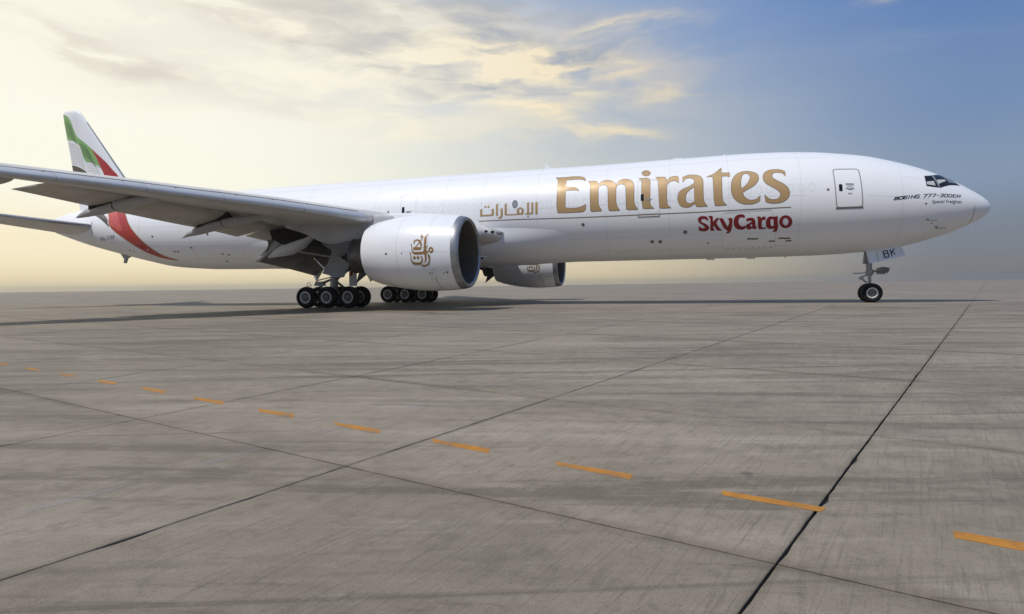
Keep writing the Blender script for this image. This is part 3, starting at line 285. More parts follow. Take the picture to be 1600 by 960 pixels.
class MB:
    def __init__(s): s.v = []; s.f = []

    def add(s, vf):
        k = len(s.v); s.v += list(vf[0]); s.f += [tuple(i + k for i in f) for f in vf[1]]; return s

    def tube(s, a, b, r0, r1=None, n=12):
        a = Vector(a); b = Vector(b); r1 = r0 if r1 is None else r1
        d = (b - a).normalized(); u = d.orthogonal().normalized(); v = d.cross(u)
        R_ = [[p + (u * math.cos(k * 2 * math.pi / n) + v * math.sin(k * 2 * math.pi / n)) * r for k in range(n)] for p, r in ((a, r0), (b, r1))]
        return s.add(loft(R_))

    def path(s, pts, r, n=8):
        for a, b in zip(pts[:-1], pts[1:]): s.tube(a, b, r, n=n)
        return s

    def box(s, c, d, rot=None):
        V = []
        for x in (-1, 1):
            for y in (-1, 1):
                for z in (-1, 1):
                    p = Vector((x * d[0] / 2, y * d[1] / 2, z * d[2] / 2))
                    if rot: p = rot @ p
                    V.append(Vector(c) + p)
        return s.add((V, [(0, 1, 3, 2), (4, 6, 7, 5), (0, 4, 5, 1), (2, 3, 7, 6), (0, 2, 6, 4), (1, 5, 7, 3)]))

    def prism(s, poly, n, th):
        """poly: 3-D points, thickened along n by +-th/2"""
        n = Vector(n).normalized() * th / 2
        return s.add(loft([[Vector(p) - n for p in poly], [Vector(p) + n for p in poly]]))

    def link(s, name, m, parent=None, **k): return link(name, s.v, s.f, m, parent, **k)


def lathe(prof, axis_pt, n=64, ax='s'):
    """prof: list of (position along axis, radius[, centre z]); axis along the fuselage ('s') or sideways ('y')"""
    R_ = []
    for q in prof:
        p, r = q[0], q[1]; cz_ = q[2] if len(q) > 2 else axis_pt[1]
        ring = []
        for k in range(n):
            a = 2 * math.pi * k / n
            if ax == 's': ring.append(P(p, axis_pt[0] + r * math.cos(a), cz_ + r * math.sin(a)))
            else: ring.append(P(axis_pt[0] + r * math.cos(a), p, axis_pt[1] + r * math.sin(a)))
        R_.append(ring)
    return R_


def tag(o, label=None, cat=None, group=None, kind=None):
    if label: o['label'] = label
    if cat: o['category'] = cat
    if group: o['group'] = group
    if kind: o['kind'] = kind
    return o


def hermite(K, V):
    K = np.array(K, float); V = np.array(V, float); d = np.diff(V) / np.diff(K); m_ = np.zeros(len(K))
    for i in range(1, len(K) - 1):
        a, b = d[i - 1], d[i]; h0, h1 = K[i] - K[i - 1], K[i + 1] - K[i]
        if a * b > 0:
            w1 = 2 * h1 + h0; w2 = h1 + 2 * h0; m_[i] = (w1 + w2) / (w1 / a + w2 / b)
    m_[0] = d[0]; m_[-1] = d[-1]

    def f(x):
        i = int(min(max(np.searchsorted(K, x) - 1, 0), len(K) - 2)); h = K[i + 1] - K[i]; t_ = (x - K[i]) / h
        return float((2 * t_**3 - 3 * t_**2 + 1) * V[i] + (t_**3 - 2 * t_**2 + t_) * h * m_[i] + (-2 * t_**3 + 3 * t_**2) * V[i + 1] + (t_**3 - t_**2) * h * m_[i + 1])
    return f


# ------------------------------------------------------------------ fuselage surface
K = [0, .05, .12, .35, .7, 1.2, 1.8, 2.5, 3.3, 4.2, 5.2, 6.3, 7.5, 9, 11, 13, 16, 22, 30, 44, 50, 52, 54, 56, 58, 60, 62, 64, 65.4, 66.2]
WW = [.02, .26, .42, .72, 1.02, 1.34, 1.64, 1.93, 2.2, 2.44, 2.64, 2.79, 2.89, 2.96, 3, 3, 3, 3, 3, 3, 3, 2.97, 2.88, 2.72, 2.48, 2.15, 1.72, 1.2, .75, .35]
TT = [5.12, 5.27, 5.381, 5.637, 5.896, 6.227, 6.589, 6.959, 7.34, 7.682, 8.0, 8.288, 8.488, 8.679, 8.801, 8.835, 8.8, 8.72, 8.7, 8.62, 8.53, 8.468, 8.43, 8.34, 8.198, 8.033, 7.876, 7.693, 7.446, 7.309]
BB = [5.08, 4.95, 4.852, 4.603, 4.397, 4.141, 3.866, 3.62, 3.372, 3.149, 2.994, 2.868, 2.794, 2.743, 2.719, 2.705, 2.7, 2.7, 2.7, 2.7, 2.76, 2.863, 3.03, 3.41, 3.852, 4.323, 4.816, 5.383, 5.811, 6.042]
fW, fT, fB = hermite(K, WW), hermite(K, TT), hermite(K, BB)


def fus(s, th, off=0.0):
    s = min(max(s, 0.0), 66.2)
    def q(s_, th_):
        w_, t_, b_ = fW(s_), fT(s_), fB(s_)
        return Vector(P(s_, w_ * math.cos(th_), (t_ + b_) / 2 + (t_ - b_) / 2 * math.sin(th_)))
    p = q(s, th)
    if off:
        e = .02
        a = q(min(s + e, 66.2), th) - q(max(s - e, 0), th); b = q(s, th + .01) - q(s, th - .01)
        n = a.cross(b)
        if n.length > 1e-12:
            n.normalize()
            c = Vector(P(s, 0, (fT(s) + fB(s)) / 2))
            if n.dot(p - c) < 0: n = -n
            p = p + n * off
    return p


airliner = bpy.data.objects.new('airliner', None); COL.objects.link(airliner)
airliner.location = (0, 0, 0)
tag(airliner, 'white wide-body cargo jet with gold lettering and two huge engines parked across the concrete apron', 'airplane')

rings = []
ss = sorted(set([0, .01, .03, .06, .1, .15, .22, .3, .4, .52, .66, .82, 1.0] + [round(x, 3) for x in np.arange(1.2, 14, .25)] + [round(x, 3) for x in np.arange(14, 50, 1.5)] + [round(x, 3) for x in np.arange(50, 66.2, .3)] + [66.2]))
NR = 128
for s in ss: rings.append([fus(s, 2 * math.pi * k / NR) for k in range(NR)])
V_, F_ = loft(rings)
fuselage = link('fuselage', V_, F_, WHITE, airliner, angle=60)


# ------------------------------------------------------------------ decals (paint film laid on a surface)
def smooth_poly(pts, n=5):
    """closed outline, Catmull-Rom except at corners (third value 1)"""
    L = len(pts); out = []
    for i in range(L):
        p0, p1, p2, p3 = pts[i - 1], pts[i], pts[(i + 1) % L], pts[(i + 2) % L]
        if p1[2]: p0 = p1
        if p2[2]: p3 = p2
        if p1[2] and p2[2]:
            out.append((p1[0], p1[1])); continue
        for k in range(n):
            t_ = k / n
            f = lambda a: .5 * (2 * p1[a] + (p2[a] - p0[a]) * t_ + (2 * p0[a] - 5 * p1[a] + 4 * p2[a] - p3[a]) * t_**2 + (-p0[a] + 3 * p1[a] - 3 * p2[a] + p3[a]) * t_**3)
            out.append((f(0), f(1)))
    return out


def film(name, loops, surf, m, parent, ky=3.0, step=(1.2, .16), smooth=5, thick=None):
    """fill loops given in surface coordinates and lay them on surf(u, v)"""
    L = [smooth_poly(l, smooth) if smooth else [(p[0], p[1]) for p in l] for l in loops]
    L = [[(p[0], p[1] * ky) for p in l] for l in L]
    flat = [p for l in L for p in l]
    tris = tessellate_polygon([[Vector((p[0], p[1], 0)) for p in l] for l in L])
    bm = bmesh.new(); vs = [bm.verts.new((p[0], p[1], 0)) for p in flat]
    for t_ in tris:
        try: bm.faces.new([vs[i] for i in t_])
        except ValueError: pass
    xs = [p[0] for p in flat]; ys = [p[1] for p in flat]
    for ax, st, lo, hi in ((0, step[0], min(xs), max(xs)), (1, step[1], min(ys), max(ys))):
        k = math.ceil(lo / st)
        while k * st < hi:
            co = [0, 0, 0]; co[ax] = k * st; no = [0, 0, 0]; no[ax] = 1
            bmesh.ops.bisect_plane(bm, geom=list(bm.verts) + list(bm.edges) + list(bm.faces), plane_co=co, plane_no=no, dist=1e-5)
            k += 1
    bm.verts.ensure_lookup_table(); bm.verts.index_update()
    V = [surf(v.co.x, v.co.y / ky) for v in bm.verts]
    F = [tuple(v.index for v in f.verts) for f in bm.faces]
    bm.free()
    o = link(name, V, F, m, parent, angle=80, recalc=False)
    # face outwards
    me = o.data
    if surf is not None and len(me.polygons):
        me.update()
        c = Vector((0, 0, 0)); n = Vector((0, 0, 0))
        for p in me.polygons: n += p.normal * p.area; c += p.center * p.area
        if n.dot(Vector((CX, CY, CZ)) - V[0]) < 0: me.flip_normals()
    return o


def ribbon(pts, width, surf, closed=False, sub=1, off_scale=1.0, ky=3.0):
    """strip of given width along a polyline in surface coordinates"""
    q = [(p[0], p[1] * ky) for p in pts]
    if closed: q = q + [q[0]]
    d = []
    for a, b in zip(q[:-1], q[1:]):
        n = max(1, int(math.hypot(b[0] - a[0], b[1] - a[1]) / .3))
        for k in range(n): d.append((a[0] + (b[0] - a[0]) * k / n, a[1] + (b[1] - a[1]) * k / n))
    if not closed: d.append(q[-1])
    L = len(d); V = []; F = []
    for i, p in enumerate(d):
        a = d[i - 1] if (closed or i > 0) else p
        b = d[(i + 1) % L] if (closed or i < L - 1) else p
        tx, ty = b[0] - a[0], b[1] - a[1]; l = math.hypot(tx, ty) or 1
        nx, ny = -ty / l * width / 2, tx / l * width / 2
        V.append(surf(p[0] + nx, (p[1] + ny) / ky)); V.append(surf(p[0] - nx, (p[1] - ny) / ky))
    for i in range(L if closed else L - 1):
        j = (i + 1) % L; F.append((2 * i, 2 * i + 1, 2 * j + 1, 2 * j))
    return V, F


def rrect(c, r=.12, ky=3.0, n=4):
    """rounded quad through four corners (surface coordinates)"""
    out = []
    q = [(p[0], p[1] * ky) for p in c]
    for i in range(4):
        p0, p, p1 = Vector(q[i - 1]), Vector(q[i]), Vector(q[(i + 1) % 4])
        a = p + (p0 - p).normalized() * r; b = p + (p1 - p).normalized() * r
        for k in range(n + 1):
            t_ = k / n; v = a.lerp(p, t_).lerp(p.lerp(b, t_), t_); out.append((v.x, v.y / ky))
    return out


F6 = lambda off: (lambda u, v: fus(u, v, off))

# panel joints on the skin
mb = MB()
for sj in (4.9, 9.9, 13.6, 16.8, 20.4, 24.6, 28.1, 30.6, 35.4, 40.5, 46.0, 50.2, 54.8, 60.6):
    mb.add(ribbon([(sj, a) for a in np.linspace(-1.2, 1.45, 30)], .014, F6(.003)))
for th_, a, b in ((.05, 9.6, 27), (.92, 8.4, 50), (-.62, 9, 27), (.05, 36, 57), (.62, 40, 56), (-.35, 46, 57), (-.95, 9, 22), (-.85, 46, 56), (1.2, 9, 50), (.05, 3.6, 6.8)):
    mb.add(ribbon([(x, th_) for x in np.arange(a, b, 1.0)], .013, F6(.0032)))
mb.add(ribbon([(x, .55) for x in (3.2, 4.0, 4.8)], .016, F6(.0032)))
mb.link('panel_joints', FLINE, fuselage, recalc=False)

# belly drain stains
mb = MB()
for k in range(26):
    s_a = random.uniform(8, 52); th_ = random.uniform(-1.35, -.75); L_s = random.uniform(.5, 2.2)
    mb.add(ribbon([(s_a, th_), (s_a + L_s, th_ - .004)], random.uniform(.02, .05), F6(.0038)))
tag(mb.link('drain_stain', mat('faint_grime', (.66, .65, .62), .5), fuselage, recalc=False), kind='stuff')

# row of plugged cabin windows
mb = MB()
row = DATA['PT']['winrow']; rs = [p[0] for p in row][::-1]; rt = [p[1] for p in row][::-1]
doors_s = ((6.7, 8.6), (17.1, 18.9), (32.2, 33.9))
s_ = 9.35
while s_ < 46:
    if not any(a < s_ < b for a, b in doors_s) and abs(s_ - 25.94) > .2:
        tt_ = float(np.interp(s_, rs, rt)) if s_ < 36 else .16
        mb.add(ribbon([(s_ + .15 * math.cos(a), tt_ + .075 * math.sin(a)) for a in np.linspace(0.3, 2 * math.pi + .3, 17)[:-1]], .018, F6(.0045), closed=True))
    s_ += .535
tag(mb.link('window_plug', PLUG, fuselage, recalc=False), 'row of plugged and painted-over cabin windows', kind='stuff')

# cheat line under the titles
ln = DATA['PT']['line']
V_, F_ = ribbon(ln, .05, F6(.006)); link('cheat_line', V_, F_, EDGE, fuselage, recalc=False)


def letters(key, names, m, parent, surf, outline=True, em=None, ew=.032, **kw):
    for nm, loops in zip(names, DATA[key]):
        film(nm, loops, surf(.008), m, parent, **kw)
        if outline:
            mo = MB()
            for l in loops: mo.add(ribbon([p for p in smooth_poly(l, 5)], ew, surf(.0095), closed=True))
            mo.link(nm + '_outline', em or EDGE, parent, recalc=False)


letters('EMIRATES', ['title_letter'] * 9, GOLD, fuselage, F6)
letters('SKY', ['subtitle_letter'] * 8, RED, fuselage, F6, em=RED, ew=.03)
letters('ARABIC', ['arabic_letter'] * 9, GOLD, fuselage, F6, outline=False)
film('tail_band', DATA['BAND'][0], F6(.008), TRED, fuselage)
film('tail_band_highlight', DATA['BANDIN'][0], F6(.0105), TREDL, fuselage)
for b_ in DATA['BLACKB']: film('tail_dark_band', b_, F6(.008), TBLK, fuselage)
mb = MB()
for k in range(4):
    pa = [(58.55 - .28 * k, .45 + .09 * k), (57.7 - .22 * k, .05 + .10 * k), (57.0 - .2 * k, -.12 + .1 * k)]
    mb.add(ribbon(pa, .05, F6(.0125)))
mb.link('tail_band_line', TRED, fuselage, recalc=False)
bo = smooth_poly(DATA['BAND'][0][0], 5)
V_, F_ = ribbon(bo, .05, F6(.0115), closed=True); link('tail_band_edge', V_, F_, GOLD, fuselage, recalc=False)


# text set in the built-in face, mapped on a quad of the surface
def text_film(name, txt, quad, surf, m, parent, shear=0.0, bold=0.0, space=1.0):
    """quad: baseline left, baseline right, top left, top right (surface coordinates)"""
    cu = bpy.data.curves.new(name, 'FONT'); cu.body = txt; cu.shear = shear; cu.offset = bold; cu.space_character = space; cu.resolution_u = 3
    ob = bpy.data.objects.new('text_tmp', cu); COL.objects.link(ob)
    dg = bpy.context.evaluated_depsgraph_get(); me = bpy.data.meshes.new_from_object(ob.evaluated_get(dg))
    COL.objects.unlink(ob); bpy.data.objects.remove(ob)
    xs = [v.co.x for v in me.vertices]; x0, x1 = min(xs), max(xs); H_ = .72
    a, b, c, d = [Vector(q) for q in quad]
    V = []
    for v in me.vertices:
        u = (v.co.x - x0) / (x1 - x0); h_ = v.co.y / H_
        q = a.lerp(b, u).lerp(c.lerp(d, u), h_) if h_ >= 0 else a.lerp(b, u) + (c.lerp(d, u) - a.lerp(b, u)) * h_
        V.append(surf(q.x, q.y))
    F = [tuple(p.vertices) for p in me.polygons]
    o = link(name, V, F, m, parent, smooth=False, recalc=False)
    nrm_ = sum((p.normal * p.area for p in o.data.polygons), Vector())
    if nrm_.dot(Vector((CX, CY, CZ)) - V[0]) < 0: o.data.flip_normals()
    return o


STROKES = {  # block capitals on a 1 x 1 cell
    'B': [[(0, 0), (0, 1), (.8, 1), (.9, .85), (.8, .55), (0, .55)], [(.8, .55), (.95, .4), (.9, .1), (.75, 0), (0, 0)]],
    'O': [[(.1, 0), (0, .12), (0, .88), (.1, 1), (.85, 1), (.95, .88), (.95, .12), (.85, 0), (.1, 0)]],
    '0': [[(.1, 0), (0, .12), (0, .88), (.1, 1), (.75, 1), (.85, .88), (.85, .12), (.75, 0), (.1, 0)]],
    'E': [[(.95, 0), (.1, 0), (0, .1), (0, 1), (.95, 1)], [(0, .52), (.8, .52)]],
    'I': [[(.15, 0), (.15, 1)]],
    'N': [[(0, 0), (0, 1), (.9, 0), (.9, 1)]],
    'G': [[(.95, 1), (.1, 1), (0, .88), (0, .12), (.1, 0), (.9, 0), (.9, .5), (.5, .5)]],
    '7': [[(0, 1), (.9, 1), (.9, .8), (.35, 0)]],
    '-': [[(.1, .5), (.5, .5)]],
    '3': [[(0, 1), (.8, 1), (.85, .88), (.85, .12), (.75, 0), (0, 0)], [(.2, .52), (.85, .52)]],
    'R': [[(0, 0), (0, 1), (.85, 1), (.92, .85), (.85, .5), (0, .5)], [(.5, .5), (.95, 0)]],
    'K': [[(0, 0), (0, 1)], [(.8, 1), (0, .42)], [(.25, .6), (.85, 0)]],
    'A': [[(0, 0), (0, .8), (.2, 1), (.7, 1), (.85, .8), (.85, 0)], [(0, .4), (.85, .4)]],
    '6': [[(.8, 1), (.1, 1), (0, .88), (0, .12), (.1, 0), (.8, 0), (.85, .12), (.85, .5), (0, .52)]],
}
ADV = {'I': .55, '-': .75, ' ': .55}


NUDGE = Vector((0, -1, 0))


def stroke_text(name, txt, quad, surf, m, parent, sw=.16, shear=0.0, gap=.28, ky=3.0):
    """quad: baseline left, baseline right, top left, top right (surface coordinates); one object per letter"""
    tot = sum(ADV.get(c_, 1.0) + gap for c_ in txt) - gap; x = 0
    a, b, c, d = [Vector(q_) for q_ in quad]
    W_ = math.hypot(b.x - a.x, (b.y - a.y) * ky); H_ = math.hypot(c.x - a.x, (c.y - a.y) * ky)
    for ch in txt:
        if ch != ' ':
            mb = MB()
            for st_ in STROKES[ch]:
                pts = []
                for px_, py_ in st_:
                    u = (x + px_ + shear * (py_ - .5)) / tot
                    q_ = a.lerp(b, u).lerp(c.lerp(d, u), py_); pts.append((q_.x, q_.y))
                for k, (p0, p1) in enumerate(zip(pts[:-1], pts[1:])):
                    dx, dy = p1[0] - p0[0], (p1[1] - p0[1]) * ky; l_ = math.hypot(dx, dy); e_ = sw * H_ * .42 / l_
                    a_ = (p0[0] - dx * e_, p0[1] - dy / ky * e_); b_ = (p1[0] + dx * e_, p1[1] + dy / ky * e_)
                    mb.add(ribbon([a_, b_], sw * H_, (lambda u_, v_, k=k: surf(u_, v_) + NUDGE * (.0005 * k)), ky=ky))
            mb.link(name, m, parent, smooth=False, recalc=False)
        x += ADV.get(ch, 1.0) + gap


q = DATA['PT']['boeing']
stroke_text('type_marking_letter', 'BOEING 777-300ER', [q[0], q[1], (q[0][0], q[0][1] + .052), (q[1][0], q[1][1] + .102)], F6(.008), BLK, fuselage, sw=.27, shear=.35)
q = DATA['PT']['special']
tag(text_film('type_marking_small_text', 'Special Freighter', [q[0], q[1], (q[0][0], q[0][1] + .085), (q[1][0], q[1][1] + .120)], F6(.008), BLK, fuselage), kind='stuff')
q = DATA['PT']['reg']
stroke_text('registration_letter', 'A6-EBK', [(q[0][0], q[0][1] - .02), (q[1][0], q[1][1] - .02), (q[0][0] - .03, q[0][1] + .12), (q[1][0] - .03, q[1][1] + .09)], F6(.009), BLK, fuselage, sw=.09, gap=.5)

# small vents, ports and drains
mb = MB()
for k, (a, b) in enumerate(DATA['PT']['holes']):
    r = (.10, .12, .12, .12, .06, .07, .06, .07, .05, .07, .06, .07, .10, .09)[k]
    mb.add(([fus(a + r * math.cos(t_), b + r / 3 * math.sin(t_), .006) for t_ in np.linspace(0, 2 * math.pi, 13)[:-1]], [tuple(range(12))]))
for k, (a, b) in enumerate(DATA['PT']['sm']):
    mb.add(([fus(a + dx * .16, b + dy * .018, .006) for dx, dy in ((-1, -1), (1, -1), (1, 1), (-1, 1))], [(0, 1, 2, 3)]))
for a, b in ((52.0, -.62), (51.7, -.62), (47.9, -.70), (47.4, -.73), (50.3, -.5), (48.0, -.95), (56.6, -.75), (56.2, -.76)):
    mb.add(([fus(a + dx * .10, b + dy * .02, .006) for dx, dy in ((-1, -1), (1, -1), (1, 1), (-1, 1))], [(0, 1, 2, 3)]))
tag(mb.link('service_port', HUB, fuselage, recalc=False), kind='stuff')
# pitot probes
mb = MB()
for i_ in (7, 9):
    mb = MB()
    a, b = DATA['PT']['holes'][i_]
    p = fus(a, b); mb.tube(p, fus(a, b, .10), .03, n=8); mb.path([fus(a, b, .10), fus(a - .12, b - .01, .14), fus(a - .42, b - .015, .16)], .015)
    mb.link('pitot_probe', DKGREY, fuselage)
a, b = DATA['PT']['radome'][1], DATA['PT']['radome'][2]
V_, F_ = ribbon([(1.20, th_) for th_ in np.linspace(-.1, -1.1, 14)], .028, F6(.006)); link('radome_joint', V_, F_, LINE, fuselage, recalc=False)
V_, F_ = ribbon([(1.20, th_) for th_ in np.linspace(-.1, 1.6, 20)], .012, F6(.005)); link('radome_joint', V_, F_, FLINE, fuselage, recalc=False)

# doors: slightly proud curved panels with a dark surround, handle and window
for key, sill, gap, lm in (('d1', True, .05, STEEL), ('d2', True, .018, FLINE), ('d3', False, .016, FLINE)):
    c = DATA['DOORS'][key]
    if key == 'd3': c = [c[0], c[1], (c[2][0], c[2][1] - .12), (c[3][0], c[3][1] - .12)]
    outl = rrect(c, .2)
    door = film('entry_door', [[(a, b, 1) for a, b in outl]], F6(.0035), WHITE, airliner, smooth=0)
    V_, F_ = ribbon(outl, gap, F6(.0125), closed=True); link('door_seal', V_, F_, lm, door, recalc=False)
    if key != 'd1':
        o2 = rrect(c, .2); top_ = sorted(o2, key=lambda p: -p[1])[:10]; top_ = sorted(top_)
        V_, F_ = ribbon(top_, .035, F6(.014)); link('door_rain_gutter', V_, F_, STEEL, door, recalc=False)
    if sill:
        bl, br = c[3], c[2]
        mb = MB()
        for i_ in range(1):
            a = (bl[0] + .03, bl[1] - .015); b = (br[0] - .03, br[1] - .015)
            mb.add(ribbon([a, b], .10 if key == 'd1' else .05, F6(.014)))
        if key == 'd2':
            mb.v = []; mb.f = []
            mb.add(ribbon([(bl[0], bl[1] - .01), (bl[0], bl[1] - .055), (br[0], br[1] - .055), (br[0], br[1] - .01)], .05, F6(.014)))
        mb.link('door_sill', DKGREY, door, recalc=False)
    wn_ = DATA['PT'][{'d1': 'win1', 'd2': 'win2', 'd3': 'win3'}[key]][0]
    hd_ = DATA['PT'][{'d1': 'handle1', 'd2': 'handle2', 'd3': 'handle3'}[key]][0]
    wq = [(wn_[0] + .085, wn_[1] + .065), (wn_[0] - .085, wn_[1] + .065), (wn_[0] - .085, wn_[1] - .065), (wn_[0] + .085, wn_[1] - .065)]
    film('door_window', [[(a, b, 1) for a, b in rrect(wq, .05)]], F6(.018), GLASS, door, smooth=0)
    mh = MB()
    mh.add(ribbon([(hd_[0] + .22, hd_[1] - .002), (hd_[0] - .22, hd_[1] + .004)], .045, F6(.016)))
    mh.add(ribbon([(hd_[0] + .1, hd_[1] - .012), (hd_[0] - .13, hd_[1] - .010)], .08, F6(.016)))
    if key == 'd1':
        mh.add(ribbon([(hd_[0] + .16 * math.cos(t_), hd_[1] + .012 + .028 * math.sin(t_)) for t_ in np.linspace(.3, 2.7, 8)], .03, F6(.016)))
        for z_, w__ in ((.085, .2), (.07, .2), (.10, .2), (-.085, .1), (-.10, .1)):
            mh.add(ribbon([(hd_[0] + w__, hd_[1] + z_), (hd_[0] - w__, hd_[1] + z_)], .02, F6(.016)))
    mh.link('door_handle', STEEL, door, recalc=False)

c = DATA['DOORS']['cargo']
outl = rrect(c, .12)
cdoor = film('cargo_door', [[(a, b, 1) for a, b in outl]], F6(.0035), WHITE, airliner, smooth=0)
V_, F_ = ribbon(outl, .022, F6(.0065), closed=True); link('door_seal', V_, F_, FLINE, cdoor, recalc=False)
mb = MB()
for k in range(8): mb.add(ribbon([(13.6 - k * .33, -.99), (13.52 - k * .33, -.99)], .05, F6(.012)))
tag(mb.link('door_latch', HUB, cdoor, recalc=False), kind='stuff')
V_, F_ = ribbon([(13.75, -.215), (12.5, -.20), (11.4, -.19)], .10, F6(.007)); link('door_hinge_cover', V_, F_, FLINE, cdoor, recalc=False)

# the one clear cabin window
gw = DATA['PT']['greywin'][1]
for nm, r, off, m_ in (('window_frame', 1.0, .007, LINE), ('cabin_window', .72, .010, mat('grey_window_glass', (.28, .30, .33), .15))):
    link(nm, [fus(gw[0] + .18 * r * math.cos(t_), gw[1] + .085 * r * math.sin(t_), off) for t_ in np.linspace(0, 2 * math.pi, 25)[:-1]], [tuple(range(24))], m_, fuselage, recalc=False)

# cockpit glazing
cp = film('cockpit_window', DATA['COCK'][0], F6(.006), WINF, airliner, smooth=4, step=(.3, .12))
for k, pn in enumerate(DATA['PANES']): film('pane', pn, F6(.014), GLASS, cp, smooth=0, step=(.3, .12))
film('window_post', DATA['MULL'][0], F6(.020), STEEL, cp, smooth=0, step=(.3, .12))
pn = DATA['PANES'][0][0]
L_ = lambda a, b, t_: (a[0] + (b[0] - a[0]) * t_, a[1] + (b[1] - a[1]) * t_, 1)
film('painted_pane_light', [[L_(pn[0], pn[3], .60), L_(pn[1], pn[2], .50), L_(pn[1], pn[2], .92), L_(pn[0], pn[3], .9)]], F6(.0165), PALE, cp, smooth=0, step=(.3, .12))  # bright sky seen through the side panes, painted as pale patches
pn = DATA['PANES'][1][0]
film('painted_pane_light', [[L_(pn[0], pn[4], .42), L_(pn[1], pn[2], .48), L_(pn[1], pn[2], .66), L_(pn[0], pn[4], .82)]], F6(.0165), PALE, cp, smooth=0, step=(.3, .12))
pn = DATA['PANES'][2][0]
film('painted_pane_light', [[L_(pn[0], pn[3], .12), L_(pn[1], pn[2], .1), L_(pn[1], pn[2], .8), L_(pn[0], pn[3], .8)]], F6(.0165), mat('painted_windscreen_reflection', (.20, .20, .20), .3), cp, smooth=0, step=(.3, .12))  # reflection on the front pane, painted as a grey patch


# antennas
def blade(name, s, z, h, c_, th_=.06, rake=.25, down=False, y=0):
    k = -1 if down else 1
    mb = MB(); mb.prism([P(s, y, z - k * .06), P(s + c_, y, z - k * .06), P(s + c_ + rake * h * .4, y, z + k * h), P(s + rake * h, y, z + k * h)], (0, 1, 0), th_)
    return mb.link(name, WHITE, fuselage, smooth=False)


blade('antenna_blade', 24.2, 8.71, .42, .38, rake=.9)
blade('antenna_blade', 16.1, 8.79, .10, .55)
blade('antenna_blade', 13.6, 8.83, .12, .10)
blade('antenna_blade', 14.2, 2.72, .10, .5, down=True)
blade('antenna_blade', 11.9, 2.73, .10, .5, down=True)
blade('antenna_blade', 10.2, 2.74, .10, .1, down=True)
blade('antenna_blade', 28.2, 2.72, .28, .4, down=True)
mb = MB(); mb.prism([P(58.5, 0, 4.0), P(59.6, 0, 4.2), P(59.25, 0, 3.75), P(59.32, 0, 3.45), P(59.12, 0, 3.42), P(58.95, 0, 3.8)], (0, 1, 0), .14)
mb.link('tail_skid', STEEL, fuselage)

# ------------------------------------------------------------------ belly fairing
fk = [21.6, 23.0, 24.4, 26.0, 27.5, 29, 33, 38, 41, 43.5, 46.5]
f_side = hermite(fk, [-.03, .03, .14, .30, .42, .50, .56, .50, .35, .12, -.03])
f_bot = hermite(fk, [-.03, .01, .06, .13, .19, .22, .25, .22, .15, .05, -.03])


def fair_off(s, th):
    # th in -pi/2 .. pi/2 (and mirrored); full offset on the lower flank, fading to nothing above the wing
    lo = math.sin(th)                       # -1 bottom .. 1 top
    top_ = min(1, max(0, (-.24 - lo) / .42)); top_ = top_ * top_ * (3 - 2 * top_)
    k = min(1, max(0, (-lo - .35) / .65)); k = k * k
    o_ = f_side(s) * (1 - k) + f_bot(s) * k
    return o_ * top_ - .03 * (1 - top_)


rings = []
for s in np.arange(21.6, 46.6, .5):
    s = float(s)
    rings.append([fus(s, 2 * math.pi * k / 96, fair_off(s, 2 * math.pi * k / 96)) for k in range(96)])
V_, F_ = loft(rings)
fairing = link('belly_fairing', V_, F_, WHITE, airliner, angle=60)
for s_a, z_a in ((28.6, 2.92),):
    mb = MB()
    mb.prism([P(27.6, 3.30, 3.02), P(29.6, 3.45, 3.18), P(29.5, 3.46, 2.98), P(28.0, 3.36, 2.80)], (0, 1, 0), .22)
    mb.link('air_scoop', WHITE, fairing)
    mb = MB(); mb.prism([P(27.75, 3.44, 2.98), P(28.1, 3.47, 2.99), P(28.15, 3.47, 2.88), P(27.95, 3.45, 2.83)], (0, 1, 0), .05)
    mb.link('scoop_mouth', DARK, fairing)

# ------------------------------------------------------------------ wings
ys = [2.4, 4, 7, 10.4, 12.5, 15, 17.2, 19.2, 21, 22.6, 26, 30, 32.4]
LEs = lambda y: 27 + .68 * (y - 3.1)
LEz = hermite(ys, [4.25, 4.40, 4.66, 4.93, 5.12, 5.33, 5.46, 5.60, 5.70, 5.77, 6.0, 6.35, 6.6])
TEs = lambda y: (38.9 if y < 8.5 else 38.9 + .34 * (y - 8.5)) if y < 30 else 46.2 + 1.1 * (y - 30)
TEz = hermite([2.4, 8, 10, 11.6, 13, 15.5, 17.4, 19.6, 24, 32.4], [4.1, 4.75, 5.1, 5.42, 5.55, 5.72, 5.86, 5.94, 6.15, 6.75])
TH = hermite([2.4, 7, 10.4, 15, 20, 26, 32.4], [1.55, 1.25, 1.02, .78, .60, .44, .2])


def af(u):    # thickness form, max 1 (full thickness) near u=.33
    return 5.0 * (.2969 * math.sqrt(u) - .126 * u - .3516 * u * u + .2843 * u**3 - .1036 * u**4)


def wing_pt(y, u, side, ds=0.0, dz=0.0, k=1.0):
    s = LEs(y) + (TEs(y) - LEs(y)) * u; z = LEz(y) + (TEz(y) - LEz(y)) * u
    camb = .10 * TH(y) * math.sin(math.pi * u)
    return P(s + ds, y, z + camb + side * af(u) * TH(y) * (1.0 if side > 0 else .92) * k + dz)


US = [0, .002, .006, .014, .028, .05, .08, .12, .18, .26, .36, .48, .60, .72, .84, .94, 1.0]


def wing_ring(y):
    return [wing_pt(y, u, 1) for u in US[::-1]] + [wing_pt(y, u, -1) for u in US[1:]]


